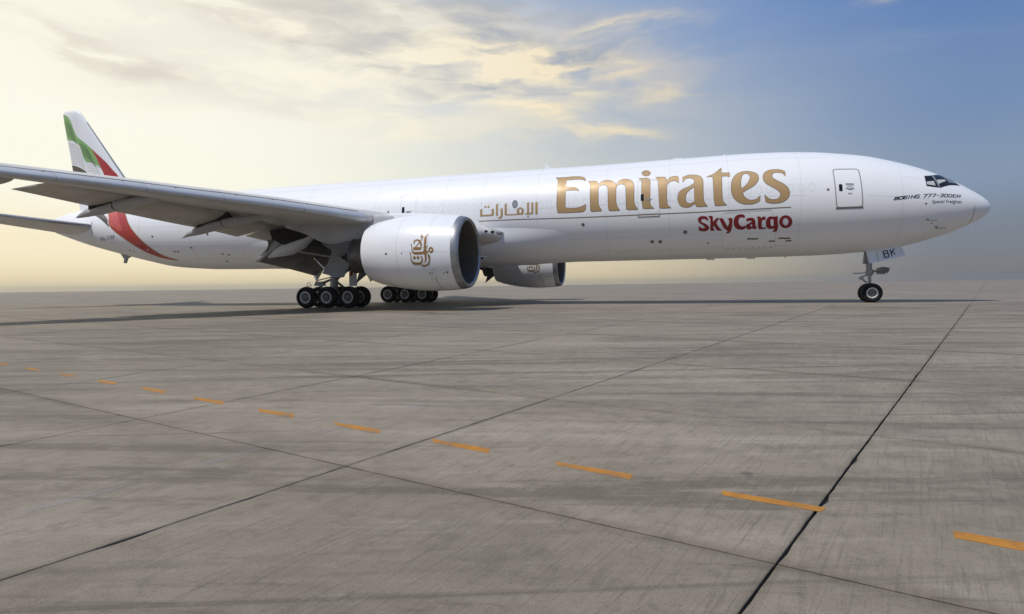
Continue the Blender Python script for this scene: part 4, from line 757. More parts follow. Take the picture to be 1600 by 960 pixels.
def mirror(o, parent, name=None):
    me = o.data.copy(); me.transform(Matrix.Scale(-1, 4, (0, 1, 0))); me.flip_normals()
    n = bpy.data.objects.new(name or o.name.split('.')[0], me); COL.objects.link(n); n.parent = parent
    for key in ('label', 'kind'):
        if key in o.keys(): n[key] = o[key]
    for ch in [c_ for c_ in COL.objects if c_.parent == o]: mirror(ch, n)
    return n


yy = sorted(set(list(np.arange(2.4, 32.4, .6)) + [32.4]))
V_, F_ = loft([wing_ring(float(y)) for y in yy])
wing = link('wing', V_, F_, GREY, airliner, angle=50)


def slat(y0, y1):
    rings = []
    for y in np.linspace(y0, y1, 8):
        y = float(y); r = []
        up = [.105, .085, .06, .04, .02, .008, .002]; lo = [0, .002, .008, .02, .035]
        for u in up: r.append(wing_pt(y, u, 1, -.28, -.13, 1.0))
        for u in lo: r.append(wing_pt(y, u, -1, -.28, -.13, 1.0))
        for u in (.035, .02, .012, .02, .04, .07): # inner concave face
            k = {.035: -1}.get(u, 1)
            p = wing_pt(y, u, 1 if u >= .012 and len(r) > 12 else -1, -.20, -.17, .80); r.append(p)
        rings.append(r)
    V, F = loft(rings)
    return link('slat', V, F, SLATM, wing, angle=40)


mb = MB()
for y0_, y1_ in ((4.4, 9.0), (10.62, 28.5)):
    V = []; yy_ = np.linspace(y0_, y1_, 30)
    for y in yy_:
        for u in (.020, .034): V.append(Vector(wing_pt(float(y), u, 1)) + Vector((.012, 0, .006)))
    mb.add((V, [(2 * i, 2 * i + 1, 2 * i + 3, 2 * i + 2) for i in range(29)]))
mb.link('slat_gap', DKGREY, wing, recalc=False)
for a, b in ((10.62, 13.28), (13.31, 16.28), (16.31, 18.78), (18.81, 21.3), (21.33, 24.6), (24.63, 28.5)): slat(a, b)
slat(4.4, 9.0)
# small amber sealant markers along the fixed leading edge
for px_ in (11.35, 12.95, 14.35, 15.7, 17.75, 19.35, 21.5):
    mb = MB(); c = Vector(wing_pt(px_, .010, 1)) + Vector((.01, -.0, .02)); mb.box(c, (.05, .09, .035)); mb.link('amber_marker', ORG, wing)


def flap(name, secs, th_in, m, parent, n=10):
    """secs: (le point (s,y,z), te point (s,y,z))"""
    rings = []
    for i_s, (le, te) in enumerate(secs):
        if isinstance(th_in, (list, tuple)): th_ = th_in[0] + (th_in[1] - th_in[0]) * i_s / (len(secs) - 1)
        else: th_ = th_in
        le, te = Vector(le), Vector(te); d = te - le; ch = math.hypot(d.x, d.z)
        nn = Vector((-d.z, 0, d.x)).normalized()
        if nn.z < 0: nn = -nn
        r = []
        us = [1, .8, .6, .4, .25, .12, .04, .01, 0]
        for u in us: r.append(le + d * u + nn * (af(u) * th_ * 1.1))
        for u in us[::-1][1:]: r.append(le + d * u - nn * (af(u) * th_ * .8))
        rings.append([P(p.x, p.y, p.z) for p in r])
    V, F = loft(rings)
    return link(name, V, F, m, parent, angle=40)


FLs = lambda y: 38.7 + .34 * (y - 10)
FTs = lambda y: 40.9 + .34 * (y - 10)
FLz = hermite([9.4, 11.6, 13, 15.5, 17.4, 19.8], [4.92, 5.30, 5.44, 5.63, 5.76, 5.85])
FTz = hermite([9.37, 11.04, 12.2, 15.78, 16.73, 19.42, 20], [4.22, 4.51, 4.65, 5.15, 5.29, 5.70, 5.78])
secs = [((FLs(y), y, FLz(y)), (FTs(y), y, FTz(y))) for y in np.linspace(9.5, 16.25, 8)]
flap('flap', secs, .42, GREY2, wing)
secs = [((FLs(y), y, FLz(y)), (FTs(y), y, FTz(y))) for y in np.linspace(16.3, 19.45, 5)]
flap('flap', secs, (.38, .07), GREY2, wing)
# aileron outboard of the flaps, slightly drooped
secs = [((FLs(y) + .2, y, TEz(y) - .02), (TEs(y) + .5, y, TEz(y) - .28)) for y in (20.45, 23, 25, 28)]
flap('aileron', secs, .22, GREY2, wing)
# inboard flap, strongly drooped
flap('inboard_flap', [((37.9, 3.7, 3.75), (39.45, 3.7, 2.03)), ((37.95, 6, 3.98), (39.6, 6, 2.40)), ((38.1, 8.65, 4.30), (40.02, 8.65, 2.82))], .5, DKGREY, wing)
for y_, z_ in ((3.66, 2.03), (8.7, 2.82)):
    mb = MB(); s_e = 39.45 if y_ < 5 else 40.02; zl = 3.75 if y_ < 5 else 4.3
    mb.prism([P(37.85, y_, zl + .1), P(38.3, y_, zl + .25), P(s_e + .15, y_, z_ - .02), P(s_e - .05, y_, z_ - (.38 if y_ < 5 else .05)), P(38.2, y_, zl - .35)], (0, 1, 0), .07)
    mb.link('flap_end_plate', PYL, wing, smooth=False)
# flaperon between the flaps
flap('flaperon', [((38.2, 7.6, 4.75), (40.0, 7.6, 4.05)), ((38.6, 9.35, 4.9), (40.3, 9.35, 4.28))], .34, GREY2, wing)


def canoe(y, st, m=PYL, parent=None, w_=.42):
    """flap track fairing; st: (s, top z, bottom z, half width)"""
    rings = []
    for s, t_, b_, hw in st:
        r = []
        for k in range(20):
            a = 2 * math.pi * k / 20; ca, sa = math.cos(a), math.sin(a); e = 2.5
            q_ = (abs(ca) ** e + abs(sa) ** e) ** (-1 / e)
            r.append(P(s, y + hw * ca * q_, (t_ + b_) / 2 + (t_ - b_) / 2 * sa * q_))
        rings.append(r)
    V, F = loft(rings)
    return link('flap_track_fairing', V, F, m, parent or wing, angle=35)


canoe(16.35, [(38.6, 5.62, 5.50, .05), (39.3, 5.62, 5.35, .16), (40.2, 5.6, 5.24, .24), (41.1, 5.55, 5.12, .28), (41.7, 5.5, 5.04, .30)])
canoe(16.35, [(41.78, 5.42, 5.02, .30), (42.6, 5.30, 4.88, .28), (43.5, 5.18, 4.80, .22), (43.9, 5.0, 4.77, .14), (44.24, 4.82, 4.76, .03)])
canoe(11.75, [(36.6, 5.12, 5.0, .06), (37.4, 5.12, 4.84, .2), (38.2, 5.1, 4.72, .28), (39.0, 5.06, 4.62, .31), (39.55, 5.0, 4.56, .33)])
canoe(11.75, [(39.62, 4.96, 4.54, .33), (40.4, 4.86, 4.36, .31), (41.3, 4.66, 4.20, .26), (41.95, 4.44, 4.13, .17), (42.4, 4.12, 4.05, .03)])
canoe(8.3, [(35.9, 4.55, 4.35, .08), (36.6, 4.56, 4.05, .30), (37.2, 4.45, 3.52, .42), (38.0, 4.05, 3.18, .45), (38.8, 3.68, 3.10, .40), (39.4, 3.42, 3.04, .28), (39.95, 3.10, 3.00, .04)], m=WHITE)
for y_, pts in ((16.35, ((41.5, 5.7, 5.15), (43.2, 5.35, 5.1))), (11.75, ((39.3, 5.3, 4.85), (41.2, 4.9, 4.55)))):
    mb = MB(); (s0_, a0_, b0_), (s1_, a1_, b1_) = pts
    mb.prism([P(s0_, y_, a0_), P(s1_, y_, a1_), P(s1_, y_, b1_), P(s0_, y_, b0_)], (0, 1, 0), .5)
    mb.link('flap_track', DARK, wing, smooth=False)
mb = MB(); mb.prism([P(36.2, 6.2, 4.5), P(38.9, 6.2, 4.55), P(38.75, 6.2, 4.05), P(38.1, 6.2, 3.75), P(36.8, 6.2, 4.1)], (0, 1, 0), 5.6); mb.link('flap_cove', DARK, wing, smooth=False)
# flap drive linkage at the inboard flap
mb = MB()
mb.path([P(38.0, 8.1, 3.42), P(37.3, 6.6, 3.25), P(36.85, 5.9, 3.12)], .055, 8); mb.tube(P(36.85, 5.9, 3.12), P(36.7, 5.8, 3.36), .06, n=8)
mb.link('drive_rod', RIM, wing)
mb = MB(); mb.tube(P(39.0, 8.72, 4.05), P(39.35, 8.72, 3.35), .09, .06, n=8); mb.box(P(39.05, 8.7, 3.95), (.3, .2, .22)); mb.link('flap_hinge', DKGREY, wing)
mb = MB()
mb.path([P(36.9, 8.8, 4.42), P(36.75, 8.8, 4.3)], .09, 8)
mb.link('flap_hinge', DARK, wing)
# landing light housing in the wing root
mb = MB(); mb.tube(P(27.15, 3.42, 4.52), P(27.35, 3.48, 4.50), .06, .08, 14); mb.link('landing_light', DARK, wing)
mb = MB(); mb.tube(P(27.42, 3.85, 4.54), P(27.6, 3.9, 4.52), .05, .07, 14); mb.link('landing_light', DARK, wing)
# overwing root fillet
rings = []
for s, hw, t_, b_ in ((26.75, .12, 4.55, 4.42), (27.0, .38, 4.68, 4.30), (27.6, .62, 4.85, 4.15), (30, .9, 5.2, 4.0), (34, .9, 5.4, 4.0), (38, .6, 5.0, 4.0), (40.5, .2, 4.6, 4.3)):
    rings.append([P(s, 2.80 + hw * math.cos(a), (t_ + b_) / 2 + (t_ - b_) / 2 * math.sin(a)) for a in np.linspace(0, 2 * math.pi, 25)[:-1]])
V_, F_ = loft(rings); link('root_fillet', V_, F_, PYL, wing, angle=50)

# static dischargers / panel joints under the wing
for u in (.16, .62):
    mb = MB()
    pts = [Vector(wing_pt(y, u, -1)) - Vector((0, 0, .004)) for y in np.arange(9.8, 24, .8)]
    for a, b in zip(pts[:-1], pts[1:]):
        d = Vector((.012, 0, 0)); k = len(mb.v); mb.v += [a - d, a + d, b + d, b - d]; mb.f.append((k, k + 1, k + 2, k + 3))
    mb.link('underwing_joint', LINE, wing, recalc=False)
mirror(wing, airliner)

# ------------------------------------------------------------------ engines
ecz = lambda s: 2.945 + (s - 26.5) * .0195
EY = 9.7
cowl = [(26.87, 1.866), (27.0, 1.885), (27.6, 1.94), (28.4, 1.975), (29.2, 1.96), (30.0, 1.89), (30.8, 1.77), (31.4, 1.64), (31.9, 1.48), (31.88, 1.44), (31.0, 1.50), (30.0, 1.60)]
liner = [(26.60, 1.60), (26.70, 1.572), (26.80, 1.558), (27.0, 1.555), (27.6, 1.585), (28.2, 1.61), (30.0, 1.60)]
lip = [(26.868, 1.862), (26.80, 1.853), (26.72, 1.84), (26.62, 1.81), (26.54, 1.765), (26.50, 1.71), (26.52, 1.65), (26.60, 1.60)]
wc = lambda pr: [(a, r, ecz(a)) for a, r in pr]
engine = link('engine', *loft(lathe(wc(cowl), (EY, 0), 96), (False, False)), WHITE2, airliner, angle=40)
link('inlet_lip', *loft(lathe(wc(lip), (EY, 0), 96), (False, False)), ALU, engine, angle=60)
link('inlet_liner', *loft(lathe(wc(liner), (EY, 0), 96), (False, True)), LINER, engine, angle=60)
link('spinner', *loft(lathe(wc([(27.35, .02), (27.42, .12), (27.6, .26), (27.9, .42), (28.2, .50), (28.4, .52)]), (EY, 0), 32)), DARK, engine)
for k in range(22):
    a0 = 2 * math.pi * k / 22; V = []
    nseg = 6
    for i in range(nseg + 1):
        r = .46 + (1.585 - .46) * i / nseg; tw = .25 + .75 * i / nseg; sw = .18 * math.sin(math.pi * i / nseg)
        for e_, sg in ((0, -1), (1, 1)):
            a = a0 + sg * (.30 * (1 - i / nseg * .45)) * .5 / max(r, .5) * .9 + sw * .25
            V.append(P(27.95 + sg * .16 * (1.2 - tw * .5), EY + r * math.cos(a), ecz(28) + r * math.sin(a)))
    F = [(2 * i, 2 * i + 1, 2 * i + 3, 2 * i + 2) for i in range(nseg)]
    link('fan_blade', V, F, FANM, engine, recalc=False)
core = [(30.6, 1.46), (31.4, 1.28), (31.9, 1.02), (32.1, .95), (32.5, .91), (32.86, .885), (32.9, .93), (32.98, .93), (32.99, .82), (32.7, .78)]
link('core_nozzle', *loft(lathe([(a, r, 2.93) for a, r in core], (EY, 0), 64), (False, True)), NOZ, engine, angle=40)
link('exhaust_plug', *loft(lathe([(32.6, .62, 2.92), (33.0, .52, 2.92), (33.5, .28, 2.9), (33.9, .05, 2.9)], (EY, 0), 32)), DARK, engine)
link('bypass_gap', *loft(lathe([(31.0, 1.49, ecz(31)), (31.2, 1.15, ecz(31))], (EY, 0), 64), (False, False)), DARK, engine)
mb = MB(); mb.prism([P(32.1, EY, 2.1), P(32.8, EY, 2.1), P(33.0, EY, 1.45), P(32.85, EY, 1.95)], (0, 1, 0), .10); mb.link('drain_mast', DKGREY, engine, smooth=False)


def body2(outl_top, outl_bot, w0, y, name, m, parent):
    """slab-like fairing: (s, z) top and bottom curves, rounded in section"""
    ft_ = hermite([p[0] for p in outl_top], [p[1] for p in outl_top]); fb_ = hermite([p[0] for p in outl_bot], [p[1] for p in outl_bot])
    a, b = outl_top[0][0], outl_top[-1][0]; rings = []
    for s in np.linspace(a, b, 26):
        u = (s - a) / (b - a); hw = w0 * min(1, (math.sin(math.pi * min(u * 1.6 + .06, .5)))) * (1 - .75 * max(0, (u - .55) / .45) ** 1.5)
        t_, b_ = ft_(s), fb_(s); r = []
        for k in range(20):
            an = 2 * math.pi * k / 20; ca, sa = math.cos(an), math.sin(an); e = 5
            q_ = (abs(ca) ** e + abs(sa) ** e) ** (-1 / e); r.append(P(float(s), y + hw * ca * q_, (t_ + b_) / 2 + (t_ - b_) / 2 * sa * q_))
        rings.append(r)
    return link(name, *loft(rings), m, parent, angle=40)


body2([(27.9, 4.86), (29.0, 4.99), (30.2, 5.03), (31.1, 5.07), (32.4, 5.10), (37.3, 4.95)],
      [(27.9, 4.5), (29.0, 4.3), (30.2, 4.25), (31.1, 4.2), (31.65, 4.02), (33.0, 3.74), (34.25, 3.58), (35.0, 3.72), (36.0, 4.18), (37.3, 4.6)], .34, EY, 'pylon', PYL, engine)
body2([(31.3, 4.2), (33, 3.85), (35.0, 3.85)], [(31.3, 3.5), (32.4, 3.35), (33.2, 3.0), (33.9, 2.9), (34.5, 3.3), (35.0, 3.6)], .26, EY, 'heat_shield', DKGREY, engine)
# white front of the pylon fairing, blending into the cowl top
body2([(27.7, 4.90), (28.6, 5.00), (30.0, 5.06), (31.0, 5.09), (31.7, 5.08)], [(27.7, 4.6), (28.6, 4.4), (30.0, 4.4), (31.0, 4.6), (31.7, 4.75)], .40, EY, 'pylon_fairing', WHITE2, engine)

cw_in = [(26.80, 1.855), (27.0, 1.885), (27.6, 1.94), (28.4, 1.975), (29.2, 1.96), (30.0, 1.89), (30.8, 1.77), (31.4, 1.64), (31.9, 1.48)]


def nac(off):
    def f(s, th_):
        r = float(np.interp(s, [c_[0] for c_ in cw_in], [c_[1] for c_ in cw_in])) + off
        return Vector(P(s, EY + r * math.cos(th_), ecz(s) + r * math.sin(th_)))
    return f


GOLD2 = mat('gold_emblem_film', (.30, .165, .055), .45, metal=.1, coat=.1, var=.15, vscale=2)
for lp in DATA['LOGO']: film('emblem_stroke', lp, nac(.012), GOLD2, engine, ky=1.9, step=(.4, .12))
mb = MB()
for sj in (28.0, 29.7):
    mb.add(ribbon([(sj, a) for a in np.linspace(-1.5, 1.3, 40)], .014, nac(.006), ky=1.9))
mb.add(ribbon([(s, -.02) for s in np.arange(27, 29.7, .3)], .010, nac(.006), ky=1.9))
mb.link('cowl_joint', FLINE, engine, recalc=False)
mb = MB(); mb.add(ribbon(DATA['NLINES'][0], .03, nac(.009), ky=1.9)); mb.link('cowl_seal', EDGE, engine, recalc=False)
mb = MB()
for k, (a, b) in enumerate(DATA['NDOTS']):
    r = (.06, .035, .035, .055, .04, .03)[k]
    mb.add(([nac(.009)(a + r * math.cos(t_), b + r / 1.9 * math.sin(t_)) for t_ in np.linspace(0, 2 * math.pi, 11)[:-1]], [tuple(range(10))]))
tag(mb.link('cowl_port', HUB, engine, recalc=False), kind='stuff')
# the port engine: the same unit moved across
eng2 = engine.copy(); COL.objects.link(eng2); eng2.location = (.95, 2 * EY, 0)
for ch in [c_ for c_ in COL.objects if c_.parent == engine]:
    c_ = ch.copy(); COL.objects.link(c_); c_.parent = eng2
engine['label'] = 'white engine cowl with gold emblem on the near wing'
eng2['label'] = 'shaded engine showing under the belly on the far wing'

# ------------------------------------------------------------------ fin
FO = DATA['FINOUT']
fz = [5.5, 7.0, 8.2, 10.2, 12.5, 14.5, 15.5, 15.80, 15.95]


def fin_edges(z):
    le = 58.95 - (10.21 - z) * .777 if z > 8.8 else 58.95 - 1.41 * .777 - (8.8 - z) * 3.2
    te = 63.63 + (z - 7.67) * (65.12 - 63.63) / (15.75 - 7.67)
    if z > 15.7: te -= (z - 15.7) * 1.2; le += (z - 15.7) * .35
    return le, te


def fin_half(z, u):
    tk = .62 - (z - 7) / 9 * .34
    if z > 15.7: tk *= max(.12, 1 - ((z - 15.7) / .27) ** 2 * .85)
    return af(u) * tk


rings = []
for z in list(np.arange(6.6, 15.7, .35)) + [15.7, 15.8, 15.88, 15.93, 15.96]:
    le, te = fin_edges(z); r = []
    for u in US[::-1]: r.append(P(le + (te - le) * u, fin_half(z, u), z))
    for u in US[1:-1]: r.append(P(le + (te - le) * u, -fin_half(z, u), z))
    rings.append(r)
V_, F_ = loft(rings); fin = link('tail_fin', V_, F_, WHITE, airliner, angle=50)


def fins(off):
    def f(s, z):
        le, te = fin_edges(z); u = min(max((s - le) / (te - le), 0.0), 1.0)
        s2 = le + (te - le) * u
        return Vector(P(s2, fin_half(z, u) + off, z))
    return f


fk_ = dict(ky=1.0, step=(.5, 1.0))
for lp in DATA['FIN']['green']: film('green_panel', lp, fins(.012), TGRN, fin, **fk_)
for lp in DATA['FIN']['red']: film('red_panel', lp, fins(.013), TRED, fin, **fk_)
for lp in DATA['FIN']['black']: film('black_panel', lp, fins(.012), TBLK, fin, **fk_)


def fan_lines(name, p0a, p0b, p1a, p1b, n, m, bow, w_):
    """family of fine curved lines between two edges (s, z)"""
    mb = MB()
    for k in range(n):
        t_ = (k + .5) / n
        a = Vector(p0a).lerp(Vector(p0b), t_); b = Vector(p1a).lerp(Vector(p1b), t_)
        pts = []
        for j in range(9):
            q_ = j / 8; p = a.lerp(b, q_); pts.append((p.x, p.y + bow * math.sin(math.pi * q_)))
        mb.add(ribbon(pts, w_, fins(.0155), ky=1.0))
    return mb.link(name, m, fin, recalc=False)


fan_lines('green_ripple', (65.0, 15.3), (64.75, 14.0), (64.15, 14.6), (63.6, 13.1), 8, TGRN2, .12, .055)
fan_lines('green_ripple', (63.35, 13.3), (62.95, 12.2), (62.35, 12.6), (61.5, 11.1), 8, TGRN2, .10, .05)
fan_lines('white_ripple', (64.6, 13.4), (64.3, 11.6), (63.3, 12.8), (62.75, 11.0), 9, TSH, .16, .03)
fan_lines('white_ripple', (62.8, 12.0), (62.4, 10.6), (61.7, 11.6), (60.9, 10.2), 6, TSH, .14, .028)
mb = MB()
mb.add(ribbon([(65.05 + (z - 15.75) * .18 - 1.35, z) for z in np.arange(9, 15.6, .5)], .02, fins(.010), ky=1.0))
mb.link('rudder_joint', FLINE, fin, recalc=False)
link('leading_edge_strip', *loft([[Vector(P(fin_edges(z)[0] - .008 + .05 * u, sg * (fin_half(z, .012 + u * .02) + .006), z)) for u, sg in ((1, 1), (.3, 1), (0, 0), (.3, -1), (1, -1))] for z in np.arange(8.9, 15.5, .6)], (False, False), closed=False), PYL, fin, recalc=False)

# ------------------------------------------------------------------ tailplane
hLs = lambda y: 59.1 + .735 * (y - .9)
hTs = lambda y: 63.2 + .40 * (y - .9)
hLz = lambda y: 6.10 + (y - .9) * .122
hTz = lambda y: 5.72 + (y - .9) * .133


def stab_ring(y):
    th_ = .56 - .32 * (y / 10)
    r = []
    for u in US[::-1]: r.append(P(hLs(y) + (hTs(y) - hLs(y)) * u, y, hLz(y) + (hTz(y) - hLz(y)) * u + af(u) * th_))
    for u in US[1:]: r.append(P(hLs(y) + (hTs(y) - hLs(y)) * u, y, hLz(y) + (hTz(y) - hLz(y)) * u - af(u) * th_))
    return r


V_, F_ = loft([stab_ring(float(y)) for y in np.linspace(.8, 10.2, 18)])
stab = link('tailplane', V_, F_, GREY, airliner, angle=50)
mb = MB()
for y0_, y1_ in ((1.3, 9.8),):
    V = []; n_ = 12
    for i in range(n_ + 1):
        y = y0_ + (y1_ - y0_) * i / n_; th_ = .56 - .32 * (y / 10)
        for u, sg in ((.06, 1), (.012, 1), (0, 0), (.012, -1), (.04, -1)):
            V.append(P(hLs(y) + (hTs(y) - hLs(y)) * u - .015, y, hLz(y) + sg * (af(u) * th_ + .008)))
    F = [(5 * i + j, 5 * i + j + 1, 5 * i + j + 6, 5 * i + j + 5) for i in range(n_) for j in range(4)]
    mb.add((V, F))
mb.link('leading_edge_strip', PYL, stab, recalc=False)
rings = []
for s, hw, t_, b_ in ((58.3, .05, 6.35, 6.2), (58.9, .25, 6.55, 6.0), (59.8, .42, 6.55, 5.75), (61.5, .5, 6.4, 5.55), (63.5, .4, 6.3, 5.6), (64.6, .1, 6.2, 5.9)):
    yc = fW(min(s, 66)) * .72
    rings.append([P(s, yc + hw * math.cos(a), (t_ + b_) / 2 + (t_ - b_) / 2 * math.sin(a)) for a in np.linspace(0, 2 * math.pi, 21)[:-1]])
V_, F_ = loft(rings); link('root_fairing', V_, F_, WHITE, stab, angle=50)
mb = MB()
for a, b in (((60.0, -.12), (60.05, -.30)), ((62.9, .0), (62.95, -.22)), ((60.0, .22), (60.0, .08))): mb.add(ribbon([a, b], .06, F6(.02)))
mb.link('trim_slot', LINE, stab, recalc=False)
mb = MB(); mb.tube(P(60.1, 2.2, 6.30), P(61.6, 4.3, 6.45), .06, n=6); mb.link('stabiliser_seal', DKGREY, stab)
mirror(stab, airliner)


# ------------------------------------------------------------------ landing gear
def wheel(s, y, r, w_, parent, side=1):
    """tyre with its rim, axle along y"""
    h = w_ / 2
    prof = [(-h * .80, r * .56), (-h * .98, r * .68), (-h, r * .80), (-h * .86, r * .93), (-h * .55, r * .99), (-h * .2, r), (h * .2, r), (h * .55, r * .99), (h * .86, r * .93), (h, r * .80), (h * .98, r * .68), (h * .80, r * .56)]
    R_ = lathe([(y + a, b) for a, b in prof], (s, r), 48, 'y')
    t_ = link('tyre', *loft(R_, (False, False)), RUB, parent, angle=50)
    R_ = lathe([(y + side * a, b) for a, b in ((h * .80, r * .57), (h * .86, r * .52), (h * .84, r * .46), (h * .55, r * .42), (h * .45, r * .30), (h * .62, r * .22), (h * .74, r * .16), (h * .76, .02))], (s, r), 36, 'y')
    link('rim', *loft(R_[:4], (False, False)), RIM, parent, angle=50)
    link('hub', *loft(R_[3:], (False, True)), HUB, parent, angle=50)
    # back of the wheel
    R_ = lathe([(y - side * a, b) for a, b in ((h * .80, r * .57), (h * .5, r * .4), (h * .5, .02))], (s, r), 24, 'y')
    link('wheel_back', *loft(R_, (False, True)), HUB, parent, angle=50)


def main_gear(yc, near):
    sg = 1
    mb = MB()
    mb.tube(P(37.11, yc, .60), P(37.11, yc, 1.15), .17, .17, 16)
    mb.tube(P(37.11, yc, 1.05), P(36.95, yc * .97, 4.4), .24, .27, 18)
    mb.tube(P(35.5, yc, .66), P(38.75, yc, .66), .14, n=12)                        # truck beam
    for s in (35.64, 37.11, 38.58): mb.tube(P(s, yc - .62, .66), P(s, yc + .62, .66), .08, n=10)
    mb.box(P(37.11, yc, .80), (.5, .36, .4))
    g_ = mb.link('main_landing_gear', STEEL, airliner, angle=40)
    g_['label'] = 'near main landing gear with six wheels' if near else 'far main landing gear seen under the near engine'
    for s in (35.64, 37.11, 38.58):
        wheel(s, yc + .69, .66, .50, g_, 1); wheel(s, yc - .69, .66, .50, g_, 1)
    mb = MB()
    mb.tube(P(36.95, yc, 1.75), P(35.35, yc - .4, 3.0), .10, n=10); mb.tube(P(35.35, yc - .4, 3.0), P(34.6, yc - .6, 4.3), .09, n=10)
    mb.tube(P(36.95, yc, 1.65), P(35.75, yc, .78), .075, n=10)
    mb.link('drag_brace', DKGREY, g_)
    mb = MB(); mb.path([P(37.3, yc, 1.75), P(38.15, yc, 1.45), P(37.6, yc, .95)], .08, 8); mb.box(P(38.05, yc, 1.5), (.55, .3, .28)); mb.path([P(37.3, yc, 1.9), P(38.3, yc, 1.7), P(38.5, yc, 1.4)], .035, 6)
    mb.link('torsion_link', STEEL, g_)
    mb = MB(); mb.path([P(37.95, yc + .75, 3.1), P(36.85, yc + .55, 1.9)], .05, 8); mb.path([P(36.9, yc, 2.0), P(36.9, yc, 1.0), P(36.4, yc, .9)], .03, 6)
    mb.link('hydraulic_line', CHROME, g_)
    mb = MB(); mb.path([P(38.6, yc + .45, 1.35), P(38.75, yc + .45, 1.5), P(38.55, yc + .45, 1.6), P(38.4, yc + .45, 1.4), P(38.9, yc + .45, 1.3), P(39.1, yc + .45, .9)], .016, 5)
    mb.link('brake_hose', DKGREY, g_)
    if near:
        y_ = yc + 1.15
        mb = MB(); mb.prism([P(36.35, y_, 3.62), P(35.05, y_, 3.55), P(35.15, y_, 2.95), P(36.75, y_ + .05, 2.7)], (0, 1, .1), .07)
        mb.link('strut_door', PYL, g_, smooth=False)
        mb = MB(); mb.prism([P(36.75, y_ + .06, 2.68), P(35.15, y_ + .02, 2.93), P(35.65, y_ + .08, 1.86), P(36.15, y_ + .1, 1.86), P(37.1, y_ + .1, 2.12)], (0, 1, .1), .07)
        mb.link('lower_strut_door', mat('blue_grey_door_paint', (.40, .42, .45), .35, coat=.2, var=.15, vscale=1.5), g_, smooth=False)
        mb = MB(); mb.prism([P(36.18, 5.0, 2.9), P(35.66, 5.0, 2.9), P(35.66, 5.0, 1.33), P(36.18, 5.0, 1.33)], (0, 1, 0), .05)
        mb.link('wheel_well_door', WHITE, g_, smooth=False)
        mb = MB(); mb.prism([P(35.78, 5.035, 2.42), P(35.95, 5.035, 2.42), P(36.13, 5.035, 1.98), P(36.0, 5.035, 1.95)], (0, 1, 0), .01)
        mb.link('red_warning_flash', mat('warning_red', (.5, .02, .02), .5), g_, smooth=False)
    return g_


main_gear(5.30, True)
main_gear(-5.70, False)

mb = MB()
NG = 5.79
mb.tube(P(NG, 0, .54), P(NG + .03, 0, 1.75), .085, n=14)
mb.tube(P(NG + .02, 0, 1.5), P(NG + .12, 0, 3.1), .15, .17, 16)
mb.tube(P(NG + .02, 0, 1.62), P(NG + .02, 0, 1.86), .21, n=16)
mb.tube(P(NG, -.4, .545), P(NG, .4, .545), .06, n=10)
mb.tube(P(NG + .3, .0, 2.2), P(NG + .2, 0, 3.1), .09, n=10)
ng = mb.link('nose_landing_gear', STEEL, airliner, angle=40)
wheel(NG, .34, .545, .42, ng, 1); wheel(NG, -.30, .545, .42, ng, 1)
mb = MB(); mb.path([P(NG + .1, 0, 1.6), P(NG + .50, 0, 1.42), P(NG + .16, 0, 1.12)], .045, 8); mb.box(P(NG + .46, 0, 1.38), (.2, .2, .16)); mb.link('torsion_link', STEEL, ng)
mb = MB(); mb.tube(P(NG, .05, 1.70), P(NG + .9, .05, 1.66), .03, n=8); mb.tube(P(NG, .05, 1.78), P(NG - .35, .05, 1.76), .05, n=8); mb.link('steering_arm', STEEL, ng)
mb = MB(); mb.box(P(NG - .52, .12, 1.78), (.34, .5, .36)); mb.tube(P(NG - .55, .3, 1.9), P(NG - .85, .3, 1.8), .13, .16, 12); mb.tube(P(NG - .55, -.2, 1.9), P(NG - .85, -.2, 1.8), .13, .16, 12)
mb.link('taxi_light', DKGREY, ng)
DOORM = mat('nose_door_paint', (.72, .76, .80), .3, coat=.3)
yD = .62
mb = MB(); mb.prism([P(5.62, yD - .12, 3.05), P(4.40, yD - .12, 3.22), P(4.21, yD, 2.60), P(5.50, yD, 2.28)], (0, 1, .1), .05); d1_ = mb.link('nose_gear_door', DOORM, ng, smooth=False)
mb = MB(); mb.prism([P(6.16, yD - .1, 2.98), P(5.66, yD - .1, 3.04), P(5.55, yD + .01, 2.28), P(5.98, yD + .01, 2.20)], (0, 1, .1), .05); mb.link('nose_gear_door', DOORM, ng, smooth=False)
mb = MB(); mb.prism([P(5.62, -yD + .12, 3.05), P(4.40, -yD + .12, 3.22), P(4.21, -yD, 2.60), P(5.50, -yD, 2.28)], (0, 1, -.1), .05); mb.link('nose_gear_door', DOORM, ng, smooth=False)


def doorsurf(s, z): return Vector(P(s, yD - .12 * (z - 2.4) / .75 + .034, z))


stroke_text('door_letter', 'BK', [(5.22, 2.51), (4.62, 2.655), (5.29, 2.86), (4.69, 3.005)], doorsurf, BLK, ng, sw=.15, gap=.5, ky=1.0)

# ------------------------------------------------------------------ apron
ground = None
HG = np.array(DATA['HG']); HI = np.linalg.inv(HG)
clip = [tuple(c_) for c_ in DATA['CLIP']]      # (s, y) corners of the slabbed area
HI = np.linalg.inv(HG)
ADIR = math.atan2(-(DATA['ADIR'][1][1] - DATA['ADIR'][0][1]), -(DATA['ADIR'][1][0] - DATA['ADIR'][0][0]))


